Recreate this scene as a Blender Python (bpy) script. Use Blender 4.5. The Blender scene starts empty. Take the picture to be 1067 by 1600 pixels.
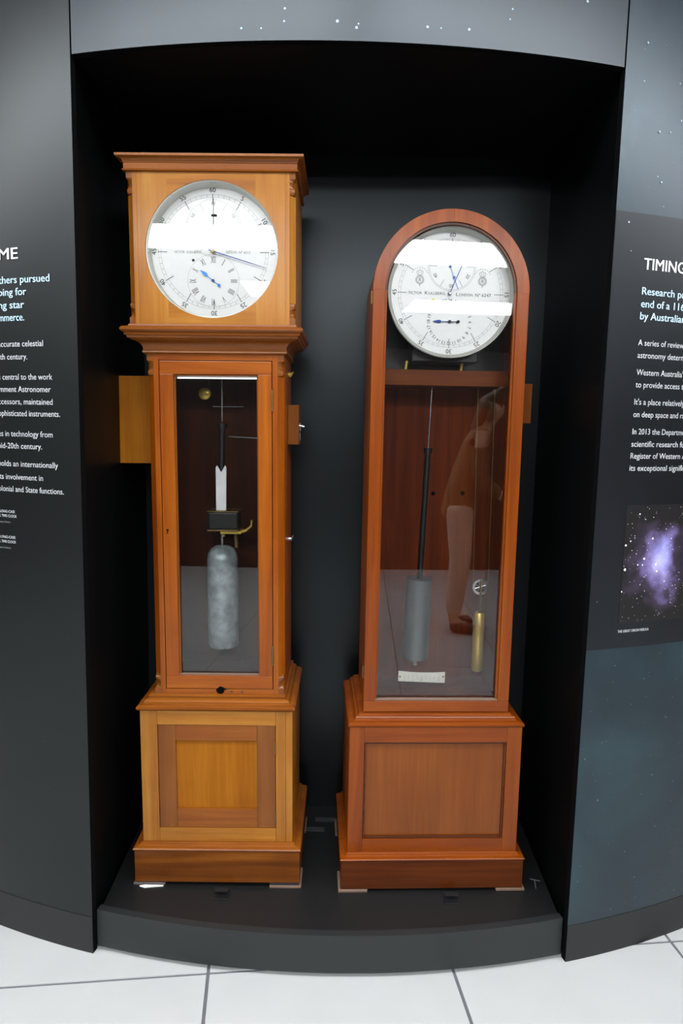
import bpy, bmesh, math, random
from mathutils import Vector, Matrix
random.seed(7)
C = bpy.context.scene.collection
SC = bpy.context.scene
R_ = math.radians
PI = math.pi

# ------------------------------------------------------------------ camera, world, exposure
cam_d = bpy.data.cameras.new('camera')
cam_d.lens = 24.0
cam_d.sensor_fit = 'VERTICAL'
cam_d.sensor_height = 36.0
cam_d.sensor_width = 24.0
cam_d.clip_start = 0.02
cam = bpy.data.objects.new('camera', cam_d)
C.objects.link(cam)
PITCH, ROLL = 0.1241, 0.0215
fw = Vector((0, math.cos(PITCH), -math.sin(PITCH)))
up = Vector((0, math.sin(PITCH), math.cos(PITCH)))
rt = Vector((1, 0, 0))
cr, sr = math.cos(ROLL), math.sin(ROLL)
X = rt * cr + up * sr
Y = -rt * sr + up * cr
M = Matrix((( X.x, Y.x, -fw.x, 0), (X.y, Y.y, -fw.y, 0), (X.z, Y.z, -fw.z, 1.4), (0, 0, 0, 1)))
cam.matrix_world = M
SC.camera = cam

world = bpy.data.worlds.new('world')
SC.world = world
world.use_nodes = True
bg = world.node_tree.nodes['Background']
bg.inputs[0].default_value = (0.80, 0.88, 1.0, 1)
bg.inputs[1].default_value = 0.012
SC.view_settings.view_transform = 'Standard'
SC.view_settings.look = 'None'
SC.view_settings.gamma = 1.0
SC.view_settings.use_curve_mapping = False
SC.view_settings.exposure = 0.0
PANEL_STRENGTH = 20.8

# ------------------------------------------------------------------ the measured place (metres)
CX, CY, RR = -0.0167, 4.0333, 2.461          # drum axis and radius
A1, A2 = -0.2532, 0.2619                     # opening edges, angle on the drum
ZT, ZP, DE = 2.219, 0.1063, 0.0282           # opening head, platform height, platform set-back
ZC = 2.70                                    # ceiling
YB = 2.20                                    # niche back wall

# ------------------------------------------------------------------ materials
def lin(c):
    return tuple(((v / 255) / 12.92 if v / 255 <= 0.04045 else ((v / 255 + 0.055) / 1.055) ** 2.4) for v in c) + (1,)

def newmat(name):
    m = bpy.data.materials.new(name)
    m.use_nodes = True
    nt = m.node_tree
    return m, nt, nt.nodes['Principled BSDF']

def plain(name, col, rough=0.5, metal=0.0, var=0.06, scale=40, bump=0.0, spec=0.5, coat=0.0):
    m, nt, p = newmat(name)
    tc = nt.nodes.new('ShaderNodeTexCoord')
    n = nt.nodes.new('ShaderNodeTexNoise')
    n.inputs['Scale'].default_value = scale
    n.inputs['Detail'].default_value = 4
    nt.links.new(tc.outputs['Object'], n.inputs['Vector'])
    r = nt.nodes.new('ShaderNodeValToRGB')
    c = lin(col)
    r.color_ramp.elements[0].position = 0.3
    r.color_ramp.elements[1].position = 0.7
    r.color_ramp.elements[0].color = tuple(v * (1 - var) for v in c[:3]) + (1,)
    r.color_ramp.elements[1].color = tuple(min(1, v * (1 + var)) for v in c[:3]) + (1,)
    nt.links.new(n.outputs['Fac'], r.inputs['Fac'])
    nt.links.new(r.outputs['Color'], p.inputs['Base Color'])
    p.inputs['Roughness'].default_value = rough
    p.inputs['Metallic'].default_value = metal
    p.inputs['Specular IOR Level'].default_value = spec
    p.inputs['Coat Weight'].default_value = coat
    if bump:
        b = nt.nodes.new('ShaderNodeBump')
        b.inputs['Strength'].default_value = bump
        b.inputs['Distance'].default_value = 0.002
        nt.links.new(n.outputs['Fac'], b.inputs['Height'])
        nt.links.new(b.outputs['Normal'], p.inputs['Normal'])
    return m

def wood(name, light, mid, dark, grain='z', rough=0.5, coat=0.45, stain=0.35):
    m, nt, p = newmat(name)
    L = nt.links.new
    tc = nt.nodes.new('ShaderNodeTexCoord')
    oi = nt.nodes.new('ShaderNodeObjectInfo')
    mp = nt.nodes.new('ShaderNodeMapping')
    s = {'z': (28, 28, 1.6), 'x': (1.6, 28, 28), 'y': (28, 1.6, 28)}[grain]
    mp.inputs['Scale'].default_value = s
    add = nt.nodes.new('ShaderNodeVectorMath'); add.operation = 'MULTIPLY_ADD'
    add.inputs[1].default_value = (7.3, 3.1, 5.7)
    L(oi.outputs['Random'], add.inputs[0])
    L(tc.outputs['Object'], add.inputs[2])
    L(add.outputs[0], mp.inputs['Vector'])
    n1 = nt.nodes.new('ShaderNodeTexNoise')
    n1.inputs['Scale'].default_value = 1.0; n1.inputs['Detail'].default_value = 6
    n1.inputs['Roughness'].default_value = 0.55; n1.inputs['Distortion'].default_value = 0.6
    L(mp.outputs[0], n1.inputs['Vector'])
    mp2 = nt.nodes.new('ShaderNodeMapping')
    mp2.inputs['Scale'].default_value = tuple(v * (9 if v > 5 else 4) for v in s)
    L(add.outputs[0], mp2.inputs['Vector'])
    n2 = nt.nodes.new('ShaderNodeTexNoise')
    n2.inputs['Scale'].default_value = 1.0; n2.inputs['Detail'].default_value = 3
    L(mp2.outputs[0], n2.inputs['Vector'])
    n3 = nt.nodes.new('ShaderNodeTexNoise')
    n3.inputs['Scale'].default_value = 5.0; n3.inputs['Detail'].default_value = 3
    L(add.outputs[0], n3.inputs['Vector'])
    r = nt.nodes.new('ShaderNodeValToRGB')
    e = r.color_ramp.elements
    e[0].position = 0.28; e[0].color = lin(dark)
    e[1].position = 0.72; e[1].color = lin(light)
    em = r.color_ramp.elements.new(0.5); em.color = lin(mid)
    L(n1.outputs['Fac'], r.inputs['Fac'])
    mx = nt.nodes.new('ShaderNodeMix'); mx.data_type = 'RGBA'; mx.blend_type = 'MULTIPLY'
    r2 = nt.nodes.new('ShaderNodeValToRGB')
    r2.color_ramp.elements[0].position = 0.3; r2.color_ramp.elements[0].color = (0.78, 0.74, 0.70, 1)
    r2.color_ramp.elements[1].position = 0.62; r2.color_ramp.elements[1].color = (1, 1, 1, 1)
    L(n2.outputs['Fac'], r2.inputs['Fac'])
    mx.inputs[0].default_value = 0.55
    L(r.outputs['Color'], mx.inputs[6]); L(r2.outputs['Color'], mx.inputs[7])
    mx2 = nt.nodes.new('ShaderNodeMix'); mx2.data_type = 'RGBA'; mx2.blend_type = 'MULTIPLY'
    r3 = nt.nodes.new('ShaderNodeValToRGB')
    r3.color_ramp.elements[0].position = 0.32; r3.color_ramp.elements[0].color = (0.62, 0.55, 0.48, 1)
    r3.color_ramp.elements[1].position = 0.55; r3.color_ramp.elements[1].color = (1, 1, 1, 1)
    L(n3.outputs['Fac'], r3.inputs['Fac'])
    mx2.inputs[0].default_value = stain
    L(mx.outputs[2], mx2.inputs[6]); L(r3.outputs['Color'], mx2.inputs[7])
    L(mx2.outputs[2], p.inputs['Base Color'])
    p.inputs['Roughness'].default_value = rough
    p.inputs['Coat Weight'].default_value = coat
    p.inputs['Coat Roughness'].default_value = 0.2
    p.inputs['Specular IOR Level'].default_value = 0.08
    b = nt.nodes.new('ShaderNodeBump')
    b.inputs['Strength'].default_value = 0.08; b.inputs['Distance'].default_value = 0.001
    L(n2.outputs['Fac'], b.inputs['Height']); L(b.outputs['Normal'], p.inputs['Normal'])
    return m

def glass_mat(name, ior=1.55, tint=(1, 1, 1, 1)):
    m = bpy.data.materials.new(name); m.use_nodes = True
    nt = m.node_tree; nt.nodes.clear()
    o = nt.nodes.new('ShaderNodeOutputMaterial')
    mix = nt.nodes.new('ShaderNodeMixShader')
    t = nt.nodes.new('ShaderNodeBsdfTransparent'); t.inputs[0].default_value = tint
    g = nt.nodes.new('ShaderNodeBsdfGlossy'); g.inputs['Roughness'].default_value = 0.0
    f = nt.nodes.new('ShaderNodeFresnel'); f.inputs[0].default_value = ior
    nt.links.new(f.outputs[0], mix.inputs[0])
    nt.links.new(t.outputs[0], mix.inputs[1]); nt.links.new(g.outputs[0], mix.inputs[2])
    nt.links.new(mix.outputs[0], o.inputs[0])
    return m

def emit(name, col, s):
    m = bpy.data.materials.new(name); m.use_nodes = True
    nt = m.node_tree; nt.nodes.clear()
    o = nt.nodes.new('ShaderNodeOutputMaterial'); e = nt.nodes.new('ShaderNodeEmission')
    e.inputs[0].default_value = col; e.inputs[1].default_value = s
    nt.links.new(e.outputs[0], o.inputs[0])
    return m

def print_wall(name, cols, rough=0.36, scale=1.1, spec=0.42, tint=(0.90, 0.97, 1.0, 1)):
    """satin printed panel: cloudy night-sky print over a dark ground"""
    m, nt, p = newmat(name)
    L = nt.links.new
    tc = nt.nodes.new('ShaderNodeTexCoord')
    n = nt.nodes.new('ShaderNodeTexNoise'); n.inputs['Scale'].default_value = scale; n.inputs['Detail'].default_value = 7
    n.inputs['Roughness'].default_value = 0.6; n.inputs['Distortion'].default_value = 0.8
    L(tc.outputs['Object'], n.inputs['Vector'])
    r = nt.nodes.new('ShaderNodeValToRGB')
    r.color_ramp.elements[0].position = 0.33; r.color_ramp.elements[0].color = lin(cols[0])
    r.color_ramp.elements[1].position = 0.68; r.color_ramp.elements[1].color = lin(cols[-1])
    if len(cols) > 2:
        e = r.color_ramp.elements.new(0.52); e.color = lin(cols[1])
    L(n.outputs['Fac'], r.inputs['Fac'])
    L(r.outputs['Color'], p.inputs['Base Color'])
    p.inputs['Roughness'].default_value = rough
    p.inputs['Specular IOR Level'].default_value = spec
    p.inputs['Specular Tint'].default_value = tint
    return m

def nebula_mat():
    m, nt, p = newmat('nebula_print')
    L = nt.links.new
    tc = nt.nodes.new('ShaderNodeTexCoord')
    def blob(c, rad):
        mp = nt.nodes.new('ShaderNodeMapping'); mp.vector_type = 'POINT'
        mp.inputs['Location'].default_value = (-c[0] / rad, -c[1] / rad, -c[2] / rad)
        mp.inputs['Scale'].default_value = (1 / rad, 0, 1 / (rad * 1.5))
        mp.inputs['Location'].default_value = (-c[0] / rad, 0, -c[2] / (rad * 1.5))
        nz = nt.nodes.new('ShaderNodeTexNoise'); nz.inputs['Scale'].default_value = 16; nz.inputs['Detail'].default_value = 5
        L(tc.outputs['Object'], nz.inputs['Vector'])
        ad = nt.nodes.new('ShaderNodeVectorMath'); ad.operation = 'MULTIPLY_ADD'
        ad.inputs[1].default_value = (1.5, 1.5, 1.5)
        sb = nt.nodes.new('ShaderNodeVectorMath'); sb.operation = 'SUBTRACT'; sb.inputs[1].default_value = (0.5, 0.5, 0.5)
        L(nz.outputs['Color'], sb.inputs[0]); L(sb.outputs[0], ad.inputs[0])
        L(tc.outputs['Object'], mp.inputs['Vector']); L(mp.outputs[0], ad.inputs[2])
        g = nt.nodes.new('ShaderNodeTexGradient'); g.gradient_type = 'SPHERICAL'
        L(ad.outputs[0], g.inputs['Vector'])
        return g
    px = CX + RR * math.sin(0.345)
    g1 = blob((px - 0.004, 0, 1.068), 0.088)
    g2 = blob((px + 0.008, 0, 1.090), 0.036)
    r1 = nt.nodes.new('ShaderNodeValToRGB')
    e = r1.color_ramp.elements
    e[0].position = 0.0; e[0].color = lin((15, 11, 12))
    e[1].position = 1.0; e[1].color = lin((160, 150, 200))
    x = e.new(0.3); x.color = lin((48, 38, 56))
    x = e.new(0.6); x.color = lin((105, 92, 140))
    L(g1.outputs['Fac'], r1.inputs['Fac'])
    r2 = nt.nodes.new('ShaderNodeValToRGB')
    r2.color_ramp.elements[0].color = (0, 0, 0, 1); r2.color_ramp.elements[1].color = lin((120, 130, 210))
    L(g2.outputs['Fac'], r2.inputs['Fac'])
    mx = nt.nodes.new('ShaderNodeMix'); mx.data_type = 'RGBA'; mx.blend_type = 'SCREEN'; mx.inputs[0].default_value = 1
    L(r1.outputs['Color'], mx.inputs[6]); L(r2.outputs['Color'], mx.inputs[7])
    L(mx.outputs[2], p.inputs['Base Color'])
    p.inputs['Roughness'].default_value = 0.45
    return m

MT = {}
MT['oak_v'] = wood('honey_oak_vertical', (144, 78, 8), (131, 64, 4), (112, 50, 2), 'z')
MT['oak_h'] = wood('honey_oak_horizontal', (144, 78, 8), (131, 64, 4), (112, 50, 2), 'x')
MT['hood_v'] = wood('pale_oak_vertical', (160, 110, 40), (148, 93, 24), (129, 73, 14), 'z')
MT['hood_h'] = wood('pale_oak_horizontal', (160, 110, 40), (148, 93, 24), (129, 73, 14), 'x')
MT['oak_red'] = wood('honey_oak_reddish', (136, 78, 18), (122, 65, 12), (104, 52, 8), 'x')
MT['oak_redv'] = wood('honey_oak_reddish_vertical', (124, 73, 22), (113, 62, 15), (100, 52, 11), 'z')
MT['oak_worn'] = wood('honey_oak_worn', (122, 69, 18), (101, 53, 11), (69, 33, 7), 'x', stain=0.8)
MT['mah_v'] = wood('mahogany_vertical', (134, 66, 4), (120, 54, 2), (100, 41, 1), 'z', stain=0.25)
MT['mah_h'] = wood('mahogany_horizontal', (134, 66, 4), (120, 54, 2), (100, 41, 1), 'x', stain=0.25)
MT['mah_panel'] = wood('mahogany_panel', (120, 64, 15), (113, 58, 12), (105, 51, 9), 'z', stain=0.3)
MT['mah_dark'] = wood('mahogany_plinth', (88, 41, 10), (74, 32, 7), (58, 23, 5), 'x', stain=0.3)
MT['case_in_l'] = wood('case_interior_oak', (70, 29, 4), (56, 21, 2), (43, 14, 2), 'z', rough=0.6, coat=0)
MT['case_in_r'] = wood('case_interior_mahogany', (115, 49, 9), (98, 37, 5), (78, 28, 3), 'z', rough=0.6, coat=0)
MT['box_oak'] = wood('side_box_oak', (150, 94, 22), (141, 84, 16), (130, 74, 12), 'z', coat=0.05, rough=0.55)
MT['glass'] = glass_mat('case_glass')
MT['dial'] = plain('silvered_dial', (250, 251, 249), 0.45, 0.3, 0.015, 60)
MT['bezel'] = plain('silvered_bezel', (215, 216, 206), 0.4, 0.1, 0.02, 60)
MT['ink'] = plain('black_engraving', (34, 34, 36), 0.6)
MT['ink_light'] = plain('faint_engraving', (130, 132, 132), 0.6)
MT['blue'] = plain('blued_steel', (22, 52, 120), 0.25, 0.6, 0.1)
MT['bluelight'] = plain('bright_blued_steel', (40, 120, 190), 0.3, 0.5, 0.1)
MT['brass'] = plain('brass', (206, 176, 80), 0.3, 0.55, 0.06)
MT['oldbrass'] = plain('dull_brass', (120, 98, 56), 0.4, 0.8, 0.1)
MT['steel'] = plain('steel', (190, 192, 194), 0.25, 0.9, 0.04)
MT['black'] = plain('black_enamel', (20, 20, 22), 0.35, 0.0, 0.1)
MT['zinc'] = plain('grey_zinc', (95, 101, 103), 0.35, 0.5, 0.06, 20)
MT['jar'] = plain('frosted_jar', (149, 160, 163), 0.3, 0.3, 0.4, 34, bump=0.8)
MT['ivory'] = plain('ivory_scale', (222, 220, 208), 0.5)
MT['niche'] = plain('matt_black_paint', (5, 6, 7), 0.42, 0, 0.08, 6, spec=0.15)
MT['niche_back'] = plain('satin_black_paint', (6, 8, 10), 0.33, 0, 0.08, 6, spec=0.45)
MT['niche_back'].node_tree.nodes['Principled BSDF'].inputs['Specular Tint'].default_value = (0.84, 0.94, 1.0, 1)
MT['platform'] = plain('platform_black', (12, 12, 13), 0.5, 0, 0.12, 9)
MT['kick'] = plain('platform_front', (25, 28, 29), 0.5, 0, 0.08, 7)
MT['gap'] = plain('black_void', (6, 6, 7), 0.9, spec=0.05)
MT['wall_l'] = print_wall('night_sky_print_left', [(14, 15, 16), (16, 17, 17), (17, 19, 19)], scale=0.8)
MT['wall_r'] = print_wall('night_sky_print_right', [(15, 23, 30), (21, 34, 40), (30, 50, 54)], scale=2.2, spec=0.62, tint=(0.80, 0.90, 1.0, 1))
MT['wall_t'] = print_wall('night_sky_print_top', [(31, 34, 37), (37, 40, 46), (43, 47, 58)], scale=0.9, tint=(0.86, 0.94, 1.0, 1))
MT['text_block'] = print_wall('text_block_print', [(13, 14, 17), (17, 18, 21), (21, 22, 26)], scale=2.0, tint=(0.88, 0.94, 1.0, 1))
MT['skirt'] = plain('skirting_grey', (18, 20, 20), 0.5, 0, 0.06, 8)
MT['white_ink'] = plain('white_print', (238, 240, 242), 0.5, 0, 0.01)
MT['blue_ink'] = plain('pale_blue_print', (190, 220, 240), 0.5, 0, 0.01)
MT['grey_ink'] = plain('light_grey_print', (214, 218, 222), 0.5, 0, 0.01)
MT['dim_ink'] = plain('dim_grey_print', (130, 134, 138), 0.5, 0, 0.01)
MT['star'] = plain('star_print', (150, 168, 182), 0.5, 0, 0.1)
MT['star_dim'] = plain('star_print_dim', (90, 108, 118), 0.5, 0, 0.1)
MT['nebula'] = nebula_mat()
MT['tile'] = plain('white_floor_tile', (168, 169, 169), 0.28, 0, 0.03, 5)
MT['grout'] = plain('grey_grout', (88, 89, 94), 0.8, 0, 0.1, 30)
MT['ceil'] = plain('ceiling_white', (225, 226, 226), 0.9, 0, 0.02, 3)
MT['room'] = plain('dark_partition', (25, 20, 18), 0.6, 0, 0.1, 2)
MT['lamp_frame'] = plain('lamp_frame_white', (235, 235, 235), 0.5)
MT['lamp'] = emit('lamp_diffuser', (0.95, 0.98, 1.0, 1), PANEL_STRENGTH)
MT['led'] = emit('led_strip_light', (1, 0.98, 0.94, 1), 3.0)
MT['paper'] = plain('white_paper', (222, 222, 216), 0.8)
MT['shim'] = plain('pale_shim', (108, 86, 72), 0.6)  # foot strips, and the painted highlight on the bottom sash beads
MT['shim_grey'] = plain('grey_shim', (84, 76, 72), 0.6)
MT['tape'] = plain('dark_grey_tape', (52, 54, 56), 0.55)

# ------------------------------------------------------------------ helpers
def link(name, me, mat, parent=None, smooth=False):
    o = bpy.data.objects.new(name, me)
    C.objects.link(o)
    if mat is not None and len(me.materials) == 0:
        me.materials.append(mat)
    if smooth:
        for p in me.polygons: p.use_smooth = True
    if parent is not None: o.parent = parent
    return o

def bm_obj(name, bm, mat, parent=None, smooth=False, fix=True):
    if fix: bmesh.ops.recalc_face_normals(bm, faces=bm.faces[:])
    me = bpy.data.meshes.new(name); bm.to_mesh(me); bm.free()
    return link(name, me, mat, parent, smooth)

def tag(o, label=None, cat=None, group=None, kind=None):
    if label: o['label'] = label
    if cat: o['category'] = cat
    if group: o['group'] = group
    if kind: o['kind'] = kind
    return o

def thing(name, label, cat, loc=(0, 0, 0), rot=(0, 0, 0), group=None):
    o = bpy.data.objects.new(name, None); C.objects.link(o)
    o.location = loc; o.rotation_euler = rot; o.empty_display_size = 0.1
    return tag(o, label, cat, group)

def bm_box(bm, a, b, bevel=0.0):
    vs = []
    for z in (a[2], b[2]):
        for y in (a[1], b[1]):
            for x in (a[0], b[0]): vs.append(bm.verts.new((x, y, z)))
    fs = [bm.faces.new([vs[i] for i in f]) for f in ((0, 2, 3, 1), (4, 5, 7, 6), (0, 1, 5, 4), (2, 6, 7, 3), (0, 4, 6, 2), (1, 3, 7, 5))]
    if bevel:
        ed = list({e for f in fs for e in f.edges})
        bmesh.ops.bevel(bm, geom=ed, offset=bevel, segments=2, affect='EDGES', profile=0.5)

def box(name, a, b, mat, parent=None, bevel=0.0012):
    bm = bmesh.new(); bm_box(bm, a, b, bevel)
    return bm_obj(name, bm, mat, parent)

def bm_prism(bm, pts, v0, v1):
    a = [bm.verts.new((u, v0, w)) for u, w in pts]
    b = [bm.verts.new((u, v1, w)) for u, w in pts]
    bm.faces.new(a); bm.faces.new(b[::-1])
    n = len(pts)
    for i in range(n): bm.faces.new((a[i], b[i], b[(i + 1) % n], a[(i + 1) % n]))

def prism(name, pts, v0, v1, mat, parent=None):
    bm = bmesh.new(); bm_prism(bm, pts, v0, v1)
    return bm_obj(name, bm, mat, parent)

def bm_lathe(bm, prof, c, axis='z', seg=32):
    """prof: (radius, height along axis)"""
    rings = []
    for r, h in prof:
        ring = []
        if r < 1e-6:
            ring = [bm.verts.new(c + Vector((0, 0, h)) if axis == 'z' else c + Vector((0, h, 0)))]
        else:
            for i in range(seg):
                t = 2 * PI * i / seg
                d = Vector((r * math.cos(t), r * math.sin(t), h)) if axis == 'z' else Vector((r * math.cos(t), h, r * math.sin(t)))
                ring.append(bm.verts.new(c + d))
        rings.append(ring)
    for a, b in zip(rings, rings[1:]):
        if len(a) == 1 and len(b) == 1: continue
        for i in range(seg):
            j = (i + 1) % seg
            if len(a) == 1: bm.faces.new((a[0], b[j], b[i]))
            elif len(b) == 1: bm.faces.new((a[i], a[j], b[0]))
            else: bm.faces.new((a[i], a[j], b[j], b[i]))

def lathe(name, prof, c, mat, parent=None, axis='z', seg=32, smooth=True):
    bm = bmesh.new(); bm_lathe(bm, prof, Vector(c), axis, seg)
    o = bm_obj(name, bm, mat, parent)
    if smooth: shade(o)
    return o

def shade(o, ang=35):
    me = o.data
    for p in me.polygons: p.use_smooth = True
    bm = bmesh.new(); bm.from_mesh(me)
    for e in bm.edges:
        if len(e.link_faces) == 2 and e.calc_face_angle(0) > R_(ang): e.smooth = False
    bm.to_mesh(me); bm.free()

def bm_tube(bm, p0, p1, r0, r1=None, seg=14):
    p0, p1 = Vector(p0), Vector(p1); r1 = r0 if r1 is None else r1
    d = (p1 - p0).normalized()
    a = d.orthogonal().normalized(); b = d.cross(a)
    A = [bm.verts.new(p0 + (a * math.cos(2 * PI * i / seg) + b * math.sin(2 * PI * i / seg)) * r0) for i in range(seg)]
    B = [bm.verts.new(p1 + (a * math.cos(2 * PI * i / seg) + b * math.sin(2 * PI * i / seg)) * r1) for i in range(seg)]
    for i in range(seg):
        j = (i + 1) % seg
        bm.faces.new((A[i], A[j], B[j], B[i]))
    bm.faces.new(A[::-1]); bm.faces.new(B)

def tube(name, p0, p1, r0, mat, parent=None, r1=None, seg=14):
    bm = bmesh.new(); bm_tube(bm, p0, p1, r0, r1, seg)
    o = bm_obj(name, bm, mat, parent); shade(o); return o

def moulding(name, prof, hw, v0, vb, mat, parent, uc=0.0, inner=-0.02):
    """profile (outward offset, height) swept round left side, front and right side with mitred corners"""
    pts = [(inner, prof[0][1])] + list(prof) + [(inner, prof[-1][1])]
    bm = bmesh.new(); rows = []
    for o, w in pts:
        rows.append([bm.verts.new(p) for p in ((uc - hw - o, vb, w), (uc - hw - o, v0 - o, w), (uc + hw + o, v0 - o, w), (uc + hw + o, vb, w))])
    n = len(rows)
    for i in range(n):
        a, b = rows[i], rows[(i + 1) % n]
        for k in range(3): bm.faces.new((a[k], a[k + 1], b[k + 1], b[k]))
    bm.faces.new([r[0] for r in rows]); bm.faces.new([r[3] for r in rows][::-1])
    return bm_obj(name, bm, mat, parent)

def cove(o0, w0, o1, w1, n=6, convex=False):
    """quarter-ellipse between two profile points"""
    out = []
    for i in range(n + 1):
        t = i / n * PI / 2
        if convex: out.append((o0 + (o1 - o0) * math.sin(t), w0 + (w1 - w0) * (1 - math.cos(t))))
        else: out.append((o0 + (o1 - o0) * (1 - math.cos(t)), w0 + (w1 - w0) * math.sin(t)))
    return out

# --- text as flat mesh
_txt = {}
def text_mesh(s, bold=0.0):
    k = (s, bold)
    if k in _txt: return _txt[k]
    cu = bpy.data.curves.new('t', 'FONT'); cu.body = s; cu.size = 1.0; cu.offset = bold
    cu.resolution_u = 3; cu.fill_mode = 'BOTH'
    ob = bpy.data.objects.new('t', cu); C.objects.link(ob)
    dg = bpy.context.evaluated_depsgraph_get()
    me = bpy.data.meshes.new_from_object(ob.evaluated_get(dg))
    vs = [(v.co.x, v.co.y) for v in me.vertices]
    fs = [tuple(p.vertices) for p in me.polygons]
    bpy.data.objects.remove(ob); bpy.data.curves.remove(cu); bpy.data.meshes.remove(me)
    _txt[k] = (vs, fs)
    return _txt[k]

def cap_height():
    vs, _ = text_mesh('H'); return max(v[1] for v in vs)
CAP = cap_height()

def bm_text(bm, s, f, h, width=None, align='c', bold=0.0):
    """adds text; f maps (x,y) in metres (y from baseline) to a 3-D point; h is the capital height"""
    vs, fs = text_mesh(s)
    if not vs: return
    x0 = min(v[0] for v in vs); x1 = max(v[0] for v in vs)
    k = h / CAP; kx = k if width is None else width / (x1 - x0)
    off = {'c': (x0 + x1) / 2, 'l': x0, 'r': x1}[align]
    for sh in ((-bold, bold) if bold else (0.0,)):      # heavier strokes: two copies set side by side
        bv = [bm.verts.new(f((x - off + sh) * kx, y * k)) for x, y in vs]
        for q in fs:
            try: bm.faces.new([bv[i] for i in q])
            except ValueError: pass

# ------------------------------------------------------------------ the setting
def dp(a, z, r=RR):
    return Vector((CX + r * math.sin(a), CY - r * math.cos(a), z))

def arc_panel(name, a0, a1, z0, z1, mat, r=RR, th=0.018, n=40, parent=None, edge=None):
    bm = bmesh.new()
    o = []; i_ = []
    for k in range(n + 1):
        a = a0 + (a1 - a0) * k / n
        o.append((bm.verts.new(dp(a, z0, r)), bm.verts.new(dp(a, z1, r))))
        i_.append((bm.verts.new(dp(a, z0, r - th)), bm.verts.new(dp(a, z1, r - th))))
    for k in range(n):
        bm.faces.new((o[k][0], o[k + 1][0], o[k + 1][1], o[k][1]))
        bm.faces.new((i_[k + 1][0], i_[k][0], i_[k][1], i_[k + 1][1]))
        bm.faces.new((o[k][1], o[k + 1][1], i_[k + 1][1], i_[k][1]))
        bm.faces.new((o[k + 1][0], o[k][0], i_[k][0], i_[k + 1][0]))
    bm.faces.new((o[0][0], o[0][1], i_[0][1], i_[0][0]))
    bm.faces.new((o[n][1], o[n][0], i_[n][0], i_[n][1]))
    ob = bm_obj(name, bm, mat, parent)
    if edge is not None:
        ob.data.materials.append(edge)
        for p in ob.data.polygons:
            d = Vector((p.center.x - CX, p.center.y - CY, 0))
            if p.normal.dot(d.normalized()) < 0.5: p.material_index = 1
    shade(ob, 30)
    return ob

GAP = 0.0042 / RR
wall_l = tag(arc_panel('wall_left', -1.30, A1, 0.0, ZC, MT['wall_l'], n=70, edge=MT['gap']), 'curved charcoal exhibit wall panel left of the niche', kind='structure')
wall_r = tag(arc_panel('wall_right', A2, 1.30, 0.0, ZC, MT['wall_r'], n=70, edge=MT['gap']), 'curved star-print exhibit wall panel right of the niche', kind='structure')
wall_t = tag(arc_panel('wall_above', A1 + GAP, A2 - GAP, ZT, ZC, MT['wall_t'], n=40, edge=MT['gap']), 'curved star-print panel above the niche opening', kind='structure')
arc_panel('joint_backing', A1 - 0.02, A1 + 0.02, ZT + 0.03, ZC, MT['gap'], r=RR - 0.0185, th=0.01, n=4, parent=wall_t)
arc_panel('joint_backing', A2 - 0.02, A2 + 0.02, ZT + 0.03, ZC, MT['gap'], r=RR - 0.0185, th=0.01, n=4, parent=wall_t)
for w, a0, a1 in ((wall_l, -1.30, A1), (wall_r, A2, 1.30)):
    arc_panel('skirting', a0, a1, 0.0005, 0.104, MT['skirt'], r=RR + 0.0012, th=0.0012, n=60, parent=w)

# niche shell
XL = CX + RR * math.sin(A1); XR = CX + RR * math.sin(A2)
YL = CY - RR * math.cos(A1) + 0.016
def sbox(name, a, b, mat, label):
    return tag(box(name, a, b, mat, None, 0), label, kind='structure')
sbox('wall_niche_left', (XL - 0.02, YL, 0), (XL, YB + 0.02, ZT + 0.03), MT['niche'], 'black left side wall of the niche')
sbox('wall_niche_right', (XR, YL, 0), (XR + 0.02, YB + 0.02, ZT + 0.03), MT['niche'], 'black right side wall of the niche')
sbox('wall_niche_back', (XL, YB, 0), (XR, YB + 0.02, ZT + 0.03), MT['niche_back'], 'dark grey-black back wall of the niche')
bm = bmesh.new()
pts = [(XL, YB)] + [(dp(A1 + (A2 - A1) * k / 30, 0, RR - 0.019).x, dp(A1 + (A2 - A1) * k / 30, 0, RR - 0.019).y) for k in range(31)] + [(XR, YB)]
def bm_slab(bm, pts, z0, z1):
    a = [bm.verts.new((x, y, z0)) for x, y in pts]; b = [bm.verts.new((x, y, z1)) for x, y in pts]
    bm.faces.new(a[::-1]); bm.faces.new(b)
    n = len(pts)
    for i in range(n): bm.faces.new((a[i], a[(i + 1) % n], b[(i + 1) % n], b[i]))
bm_slab(bm, pts, ZT + 0.001, ZT + 0.03)
tag(bm_obj('ceiling_niche', bm, MT['niche']), 'black ceiling of the niche', kind='structure')
# platform: black deck with a grey curved front board
bm = bmesh.new()
g = 0.0016
pts = [(XL + 0.001, YB)] + [(dp(A1 + g + (A2 - A1 - 2 * g) * k / 40, 0, RR - DE - 0.008).x, dp(A1 + g + (A2 - A1 - 2 * g) * k / 40, 0, RR - DE - 0.008).y) for k in range(41)] + [(XR - 0.001, YB)]
bm_slab(bm, pts, 0.0125, ZP)
plat = tag(bm_obj('floor_platform', bm, MT['platform']), 'low black platform floor inside the niche', kind='structure')
arc_panel('front_board', A1 + 0.0015, A2 - 0.0022, 0.0125, ZP + 0.0105, MT['kick'], r=RR - DE + 0.0135, th=0.0205, n=40, parent=plat)

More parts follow.
